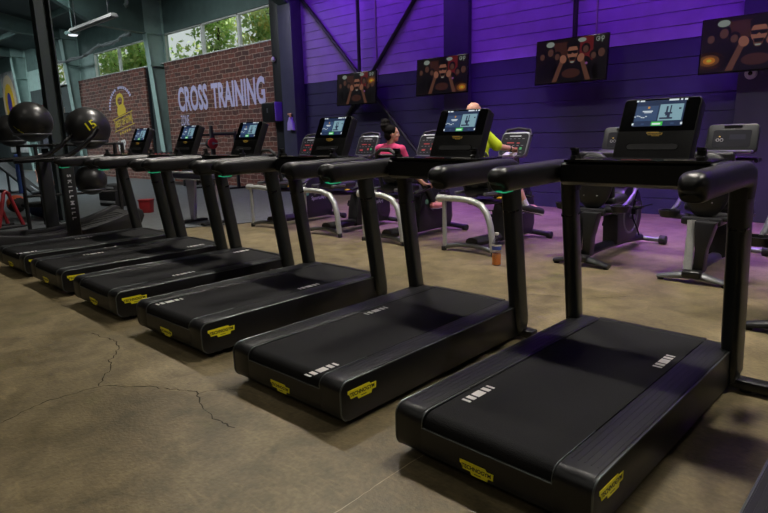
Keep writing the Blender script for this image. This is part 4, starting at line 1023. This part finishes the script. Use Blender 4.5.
def eyes(c, R, s, parent):
    c = Vector(c)
    for q in (-1, 1):
        p = c+R @ (Vector((q*.031, .073, .004))*s)
        mb = MB(); mb.m(0).sphere(p, .011*s, u=14, v=10); mb.m(1).sphere(p+R @ (Vector((0, .007, 0))*s), .0052*s, u=10, v=8); mb.build('eye', [mat('eye_white', (.6, .58, .55), .3), M_ink], parent)
M_skin = mat('skin', srgb(206, 156, 138), .5, noise=.06, nscale=12)
M_skin2 = mat('skin_ruddy', srgb(212, 158, 140), .5, noise=.08, nscale=12)
M_pink = mat('pink_cotton', srgb(216, 66, 122), .75, bump=.2, bscale=90)
M_hiv = mat('yellow_knit', srgb(206, 226, 36), .75, bump=.2, bscale=90)
M_hair = mat('dark_hair', (.006, .0045, .0045), .7, spec=.1, bump=.5, bscale=70)
M_legs = mat('black_leggings', (.012, .012, .014), .65)

def person(name, label, hip, head_c, head_yaw, sh, arms, legs, s, skin, shirt, bottoms, short_legs, hair):
    """sh=(left,right) shoulders; arms/legs lists of joint chains [shoulder, elbow, wrist] / [hip, knee, ankle, toe]"""
    t = thing(name, label, 'person', (hip[0], hip[1], 0))
    org = Vector((hip[0], hip[1], 0)); q = lambda p: Vector(p)-org
    hipv = q(hip); nl, nr = q(sh[0]), q(sh[1]); neckb = (nl+nr)/2+Vector((0, 0, .03)); hc = q(head_c)
    ch = []; lat = (nr-nl).normalized()
    mid = hipv.lerp(neckb, .5)
    ch.append(([neckb-Vector((0, 0, .05)), neckb.lerp(hc, .5), hc-Vector((0, 0, .04))], [.062*s, .055*s, .055*s]))
    torso = [(hipv+Vector((0, 0, .02)), (.165*s, .125*s, .11*s)), (hipv.lerp(neckb, .3), (.145*s, .11*s, .14*s)), (mid, (.15*s, .112*s, .14*s)), (hipv.lerp(neckb, .72), (.17*s, .115*s, .14*s)), (hipv.lerp(neckb, .88), (.155*s, .09*s, .075*s))]
    EL = [(c, r_, None) for c, r_ in torso]
    sl = [(nl-lat*.0, (.062*s, .06*s, .06*s), None), (nr, (.062*s, .06*s, .06*s), None)]
    hE, HR = head_parts(hc, head_yaw, s)
    arm_ch, leg_ch = [], []
    for A in arms:
        a = [q(p) for p in A[:3]]
        ch.append((a, [.048*s, .038*s, .026*s])); arm_ch.append(a); hand(ch, a[2], Vector(A[3]), Vector(A[4]), A[5], s)
    for Lg in legs:
        l_ = [q(p) for p in Lg]
        kn = l_[1]; calf = kn.lerp(l_[2], .35)
        ch.append(([l_[0], l_[0].lerp(kn, .5), kn, calf, l_[2]], [.09*s, .075*s, .055*s, .054*s, .036*s])); leg_ch.append(l_)
        ch.append(([l_[2]+Vector((0, 0, -.02)), l_[2].lerp(l_[3], .6), l_[3]], [.04*s, .036*s, .028*s]))
    me = skin_blob(ch, EL+sl+hE, .0085, 3); body = link_mesh('body', me, skin, t)
    eyes(hc, HR, s, body)
    # shirt
    g = 1.09
    EL2 = [(c, tuple(x*g for x in r_), None) for c, r_ in torso]+[(c, tuple(x*1.12 for x in r_), None) for c, r_, _ in sl]
    CH2 = [([a[0], a[0].lerp(a[1], .5), a[0].lerp(a[1], .88)], [.066*s, .062*s, .064*s]) for a in arm_ch]
    link_mesh('t_shirt', skin_blob(CH2+[([nl, neckb, nr], [.06*s, .065*s, .06*s])], EL2, .009, 3), shirt, t)
    CH3 = []
    for l_ in leg_ch:
        kn = l_[1]
        if short_legs: CH3.append(([l_[0], l_[0].lerp(kn, .5), l_[0].lerp(kn, .85)], [.108*s, .092*s, .082*s]))
        else: CH3.append(([l_[0], l_[0].lerp(kn, .5), kn, kn.lerp(l_[2], .35), l_[2].lerp(kn, .1)], [.098*s, .083*s, .062*s, .06*s, .042*s]))
    link_mesh('shorts' if short_legs else 'leggings', skin_blob(CH3, [(torso[0][0], tuple(x*1.13 for x in torso[0][1]), None)], .009, 3), bottoms, t)
    return t, body, hc, HR, leg_ch, q
# woman in pink
hc = (-5.415, 5.92, 1.44)
W_, wb, whc, WR, wl, wq = person('person', 'person in pink t-shirt with dark hair in a bun, riding a recumbent bike', (-5.44, 5.97, .845), hc, rad(-48), ((-5.66, 5.93, 1.245), (-5.25, 5.90, 1.235)),
    [[(-5.66, 5.93, 1.245), (-5.74, 6.05, .95), (-5.66, 6.25, .80), (0, 1, -.1), (1, 0, 0), .9], [(-5.25, 5.90, 1.235), (-5.18, 6.02, .93), (-5.08, 6.17, .765), (.3, 1, -.1), (-1, 0, 0), .9]],
    [[(-5.52, 6.0, .83), (-5.54, 6.42, .90), (-5.50, 6.66, .54), (-5.50, 6.80, .55)], [(-5.35, 6.0, .83), (-5.30, 6.40, .80), (-5.235, 6.58, .455), (-5.22, 6.72, .44)]],
    .98, M_skin, M_pink, M_legs, False, None)
def shoes(t, legs, m, m2, s, sock=None):
    for l_ in legs:
        a, toe = l_[2], l_[3]; f = (toe-a); f.z *= .6; f.normalize()
        me = skin_blob([([a-f*.03+Vector((0, 0, -.03)), a+f*.06+Vector((0, 0, -.035)), toe+f*.03+Vector((0, 0, -.02))], [.056*s, .055*s, .047*s])], [], .008, 3)
        sh_ = link_mesh('shoe', me, m, t)
        mb = MB(); mb.tube([a-f*.06+Vector((0, 0, -.066)), a+f*.06+Vector((0, 0, -.072)), toe+f*.055+Vector((0, 0, -.05))], .012, 10, rb=.043*s, up=(0, 0, 1)); mb.build('sole', m2, sh_)
        if sock:
            k = (l_[1]-a).normalized(); MB().tube([a-k*.01, a+k*.05, a+k*.085], [.046*s, .043*s, .046*s], 14).build('sock', sock, t)
M_shoew = mat('shoe_white', srgb(220, 206, 210), .5)
shoes(W_, wl, mat('shoe_pink', srgb(216, 130, 130), .6), M_shoew, .9)
wv = lambda x, y, z: whc+WR @ Vector((x, y, z))
hair = skin_blob([], [(wv(0, -.028, .040), (.088, .092, .088), WR), (wv(0, -.055, -.015), (.080, .060, .078), WR), (wv(-.01, -.09, .105), (.072, .072, .058), WR), (wv(-.02, -.09, .15), (.066, .066, .056), WR), (wv(0, -.10, .075), (.06, .05, .05), WR)], .008, 2)
link_mesh('hair', hair, M_hair, W_)
# bald man in yellow
M_, mb_, mhc, MR, ml, mq = person('person', 'bald person in bright yellow t-shirt and shorts, reaching to a bike console', (-4.14, 6.03, .86), (-4.235, 6.12, 1.665), rad(-8), ((-4.40, 6.10, 1.385), (-4.06, 6.10, 1.40)),
    [[(-4.40, 6.10, 1.385), (-4.56, 6.26, 1.10), (-4.46, 6.46, .98), (.2, 1, 0), (1, 0, 0), .8], [(-4.06, 6.10, 1.40), (-3.955, 6.22, 1.255), (-3.925, 6.47, 1.225), (-.2, 1, -.1), (-1, 0, 0), .7]],
    [[(-4.26, 6.08, .83), (-4.24, 6.50, .90), (-4.20, 6.68, .46), (-4.20, 6.86, .44)], [(-4.08, 6.08, .83), (-3.86, 6.36, .95), (-3.755, 6.55, .52), (-3.65, 6.70, .455)]],
    1.10, M_skin2, M_hiv, M_legs, True, None)
shoes(M_, ml, mat('shoe_black', (.012, .012, .013), .5), M_shoew, 1.05, mat('sock_white', srgb(214, 210, 216), .7))
w_ = mq((-3.93, 6.435, 1.228)); MB().tube([w_-Vector((.003, .03, -.003)).normalized()*.012, w_+Vector((.003, .03, -.003)).normalized()*.012], .034, 16).build('watch', M_matte, M_)
o = MB().box((-4.0, 6.56, 1.145), (.17, .10, .035), .014, Matrix.Rotation(.35, 3, 'X')).build('hand_towel', mat('towel_white', srgb(205, 198, 215), .8)); tag(o, 'small white folded towel on the console tray by the man in yellow', 'towel')

# far crouching person on the left
C_, cbod, chc, CR, cl, cq = person('person', 'far person crouching in dark clothes with bare legs, on the grey floor at left', (-20.550, 6.240, .40), (-20.400, 6.110, 1.0), rad(-140), ((-20.600, 6.340, .86), (-20.270, 5.990, .86)),
    [[(-20.600, 6.340, .86), (-20.500, 6.140, .62), (-20.270, 6.050, .45), (.6, -.5, -.5), (0, 0, 1), .5], [(-20.270, 5.990, .86), (-20.050, 5.890, .62), (-20.000, 5.840, .40), (.3, -.3, -.8), (1, 0, 0), .5]],
    [[(-20.630, 6.310, .40), (-20.290, 6.250, .60), (-20.270, 6.340, .12), (-20.100, 6.210, .09)], [(-20.470, 6.150, .40), (-20.170, 5.890, .60), (-20.230, 5.990, .12), (-20.050, 5.840, .09)]],
    1.05, M_skin2, M_matte, M_legs, True, None)
shoes(C_, cl, M_rub, M_rub, 1.05)
link_mesh('hair', skin_blob([], [(chc+CR @ Vector((0, -.026, .042)), (.085, .09, .085), CR)], .009, 2), mat('grey_hair', srgb(150, 145, 140), .7), C_)

# ------------------------------------------------------------------ TREES outside the windows
M_bark = mat('bark', srgb(80, 70, 55), .9, noise=.3)
def tree(x, y, H, R_, n, cols, label):
    t = thing('tree', label, 'tree', (x, y, 0), 0, 'trees outside the windows')
    mb = MB(); mb.tube([(0, 0, 0), (.08, .05, H*.35), (-.05, 0, H*.7), (0, 0, H*.95)], [.2, .15, .09, .03], 10)
    for k in range(7):
        a = k*2.4; z = H*(.38+.07*k); mb.tube([(0, 0, z), (R_*.45*cos(a), R_*.45*sin(a), z+.5), (R_*.8*cos(a), R_*.8*sin(a), z+.9)], [.05, .03, .012], 6)
    mb.build('trunk', M_bark, t)
    mb = MB(); rnd = random.Random(int(x*10))
    cl = [(Vector((rnd.uniform(-1, 1)*R_*.8, rnd.uniform(-1, 1)*R_*.6, H*.25+rnd.random()*H*.75)), rnd.uniform(.5, 1.0)) for _ in range(46)]
    for _ in range(n):
        c, r_ = rnd.choice(cl); p = c+Vector((rnd.gauss(0, .45), rnd.gauss(0, .45), rnd.gauss(0, .4)))*r_
        a = Vector((rnd.uniform(-1, 1), rnd.uniform(-1, 1), rnd.uniform(-1, 1))).normalized(); b = a.cross(Vector((rnd.uniform(-1, 1), rnd.uniform(-1, 1), rnd.uniform(-1, 1)))).normalized(); s = rnd.uniform(.06, .11)
        mb.m(rnd.randrange(len(cols))); mb.poly([p-a*s*1.4, p-b*s*.7, p+a*s*1.4, p+b*s*.7])
    o = mb.build('foliage', cols, t); return t
def leaf(i, c):
    m = mat('leaf_%d' % i, srgb(*c), .6); nt = m.node_tree; b = nt.nodes['Principled BSDF']; tr = nt.nodes.new('ShaderNodeBsdfTranslucent'); tr.inputs[0].default_value = (*srgb(*c), 1)
    mx = nt.nodes.new('ShaderNodeMixShader'); mx.inputs[0].default_value = .55; o = nt.nodes['Material Output']
    nt.links.new(b.outputs[0], mx.inputs[1]); nt.links.new(tr.outputs[0], mx.inputs[2]); nt.links.new(mx.outputs[0], o.inputs[0]); return m
LV = [leaf(i, c) for i, c in enumerate([(186, 212, 140), (164, 198, 124), (212, 222, 146), (230, 216, 136), (200, 218, 160)])]
LV_OLD = [] and [mat('leaf_%d' % i, srgb(*c), .6) for i, c in enumerate([(122, 160, 74), (96, 138, 60), (166, 186, 84), (200, 190, 90), (140, 170, 100)])]
for x, y, H, R_, n, lab in [(-21.1, 13.2, 6.8, .85, 3000, 'bushy green tree outside the widest window, behind its middle pane'), (-17.9, 13.2, 7.0, .85, 2600, 'yellowing leafy tree outside the widest window, at its right end'), (-23.8, 13.4, 5.0, .9, 800, 'thin pale tree outside the widest window, low at its left end'),
                          (-27.9, 13.2, 7, .9, 3200, 'green tree outside the middle window, right part'), (-31.2, 13.4, 7, .9, 3200, 'second green tree outside the middle window, at its left'), (-36.3, 13.2, 7.4, 1.5, 3600, 'yellow green tree outside the farthest window')]:
    tree(x, y, H, R_, n, LV if 'yellow' in lab else LV[:3]+LV[4:], lab)
o = MB().box((-30, 23, -.1), (70, 25, .1)).build('ground_outside', mat('outside_ground', srgb(110, 115, 90), .9)); struct(o)

# ------------------------------------------------------------------ LIGHT
wd = bpy.data.worlds.new('world'); SC.world = wd; wd.use_nodes = True
bg = wd.node_tree.nodes['Background']; bg.inputs[0].default_value = (.80, .84, .84, 1); bg.inputs[1].default_value = .78
def area(name, loc, size, size_y, col, power, target=None, spread=None):
    l = bpy.data.lights.new(name, 'AREA'); l.shape = 'RECTANGLE'; l.size = size; l.size_y = size_y; l.color = col; l.energy = power
    if spread: l.spread = rad(spread)
    o = bpy.data.objects.new(name, l); COL.objects.link(o); o.location = loc
    d = (Vector(target)-Vector(loc)) if target else Vector((0, 0, -1))
    o.rotation_euler = d.to_track_quat('-Z', 'Y').to_euler(); return o
# neutral strip lights under the roof, then an added fill row
WARM = (1., .935, .84)
for x in (-9.4, -5.6, -1.8, 1.6): area('roof_or_fill_light', (x, 5.2, 6.2), .9, .2, WARM, 128, None, 118)
for x in (-8, -4.2, -.4): area('roof_or_fill_light', (x, .2, 6.8), 1.4, .25, WARM, 12, None, 130)
for x in (-6, 0): area('roof_or_fill_light', (x, -5.5, 7.2), 1.6, .3, WARM, 36, None, 140)  # added fill behind the camera, lifts the rear faces and badges
# purple wall washers near the top of the cladding
PUR = (.32, .07, 1.0)
for x in (-10.6, -7.4, -4.2, -1.0, 2.0): area('wall_washer', (x, 8.6, 5.9), 1.6, .2, PUR, 42, (x, 10.28, 3.2), 130)
for x in (-6.5, -2.6, .8): area('purple_light', (x, 8.9, 5.9), 1.0, .4, PUR, 125, (x, 8.5, 0), 60)
sl = bpy.data.lights.new('leaf_fill_sun', 'SUN'); sl.energy = 9.0; sl.angle = .02; sl.color = (1., .97, .88); so = bpy.data.objects.new('leaf_fill_sun', sl); COL.objects.link(so); so.rotation_euler = Vector((-.25, .62, -.75)).to_track_quat('-Z', 'Y').to_euler()  # added sun lamp, only there to brighten the leaves outside
# daylight side of the hall: added fill areas imitating window light, no lamps there
area('roof_or_fill_light', (-21, 4.5, 6.5), 5, 2, (.85, .97, 1.), 440, (-23, 6.5, 0), 135)
area('roof_or_fill_light', (-15.2, 5.2, 6.5), 3, 1.2, (.92, .97, 1.), 120, (-15.6, 9.2, 1.6), 110)  # added fill aimed at the lettered brick panel
area('roof_or_fill_light', (-32, 4.0, 6.6), 5, 2, (.85, .97, 1.), 620, (-33, 6.5, 0), 150)

SC.view_settings.view_transform = 'Standard'; SC.view_settings.look = 'None'; SC.view_settings.gamma = 1; SC.view_settings.exposure = 0
SC.view_settings.use_curve_mapping = False
SC.cycles.max_bounces = 6; SC.cycles.use_denoising = True; SC.cycles.sample_clamp_indirect = 4
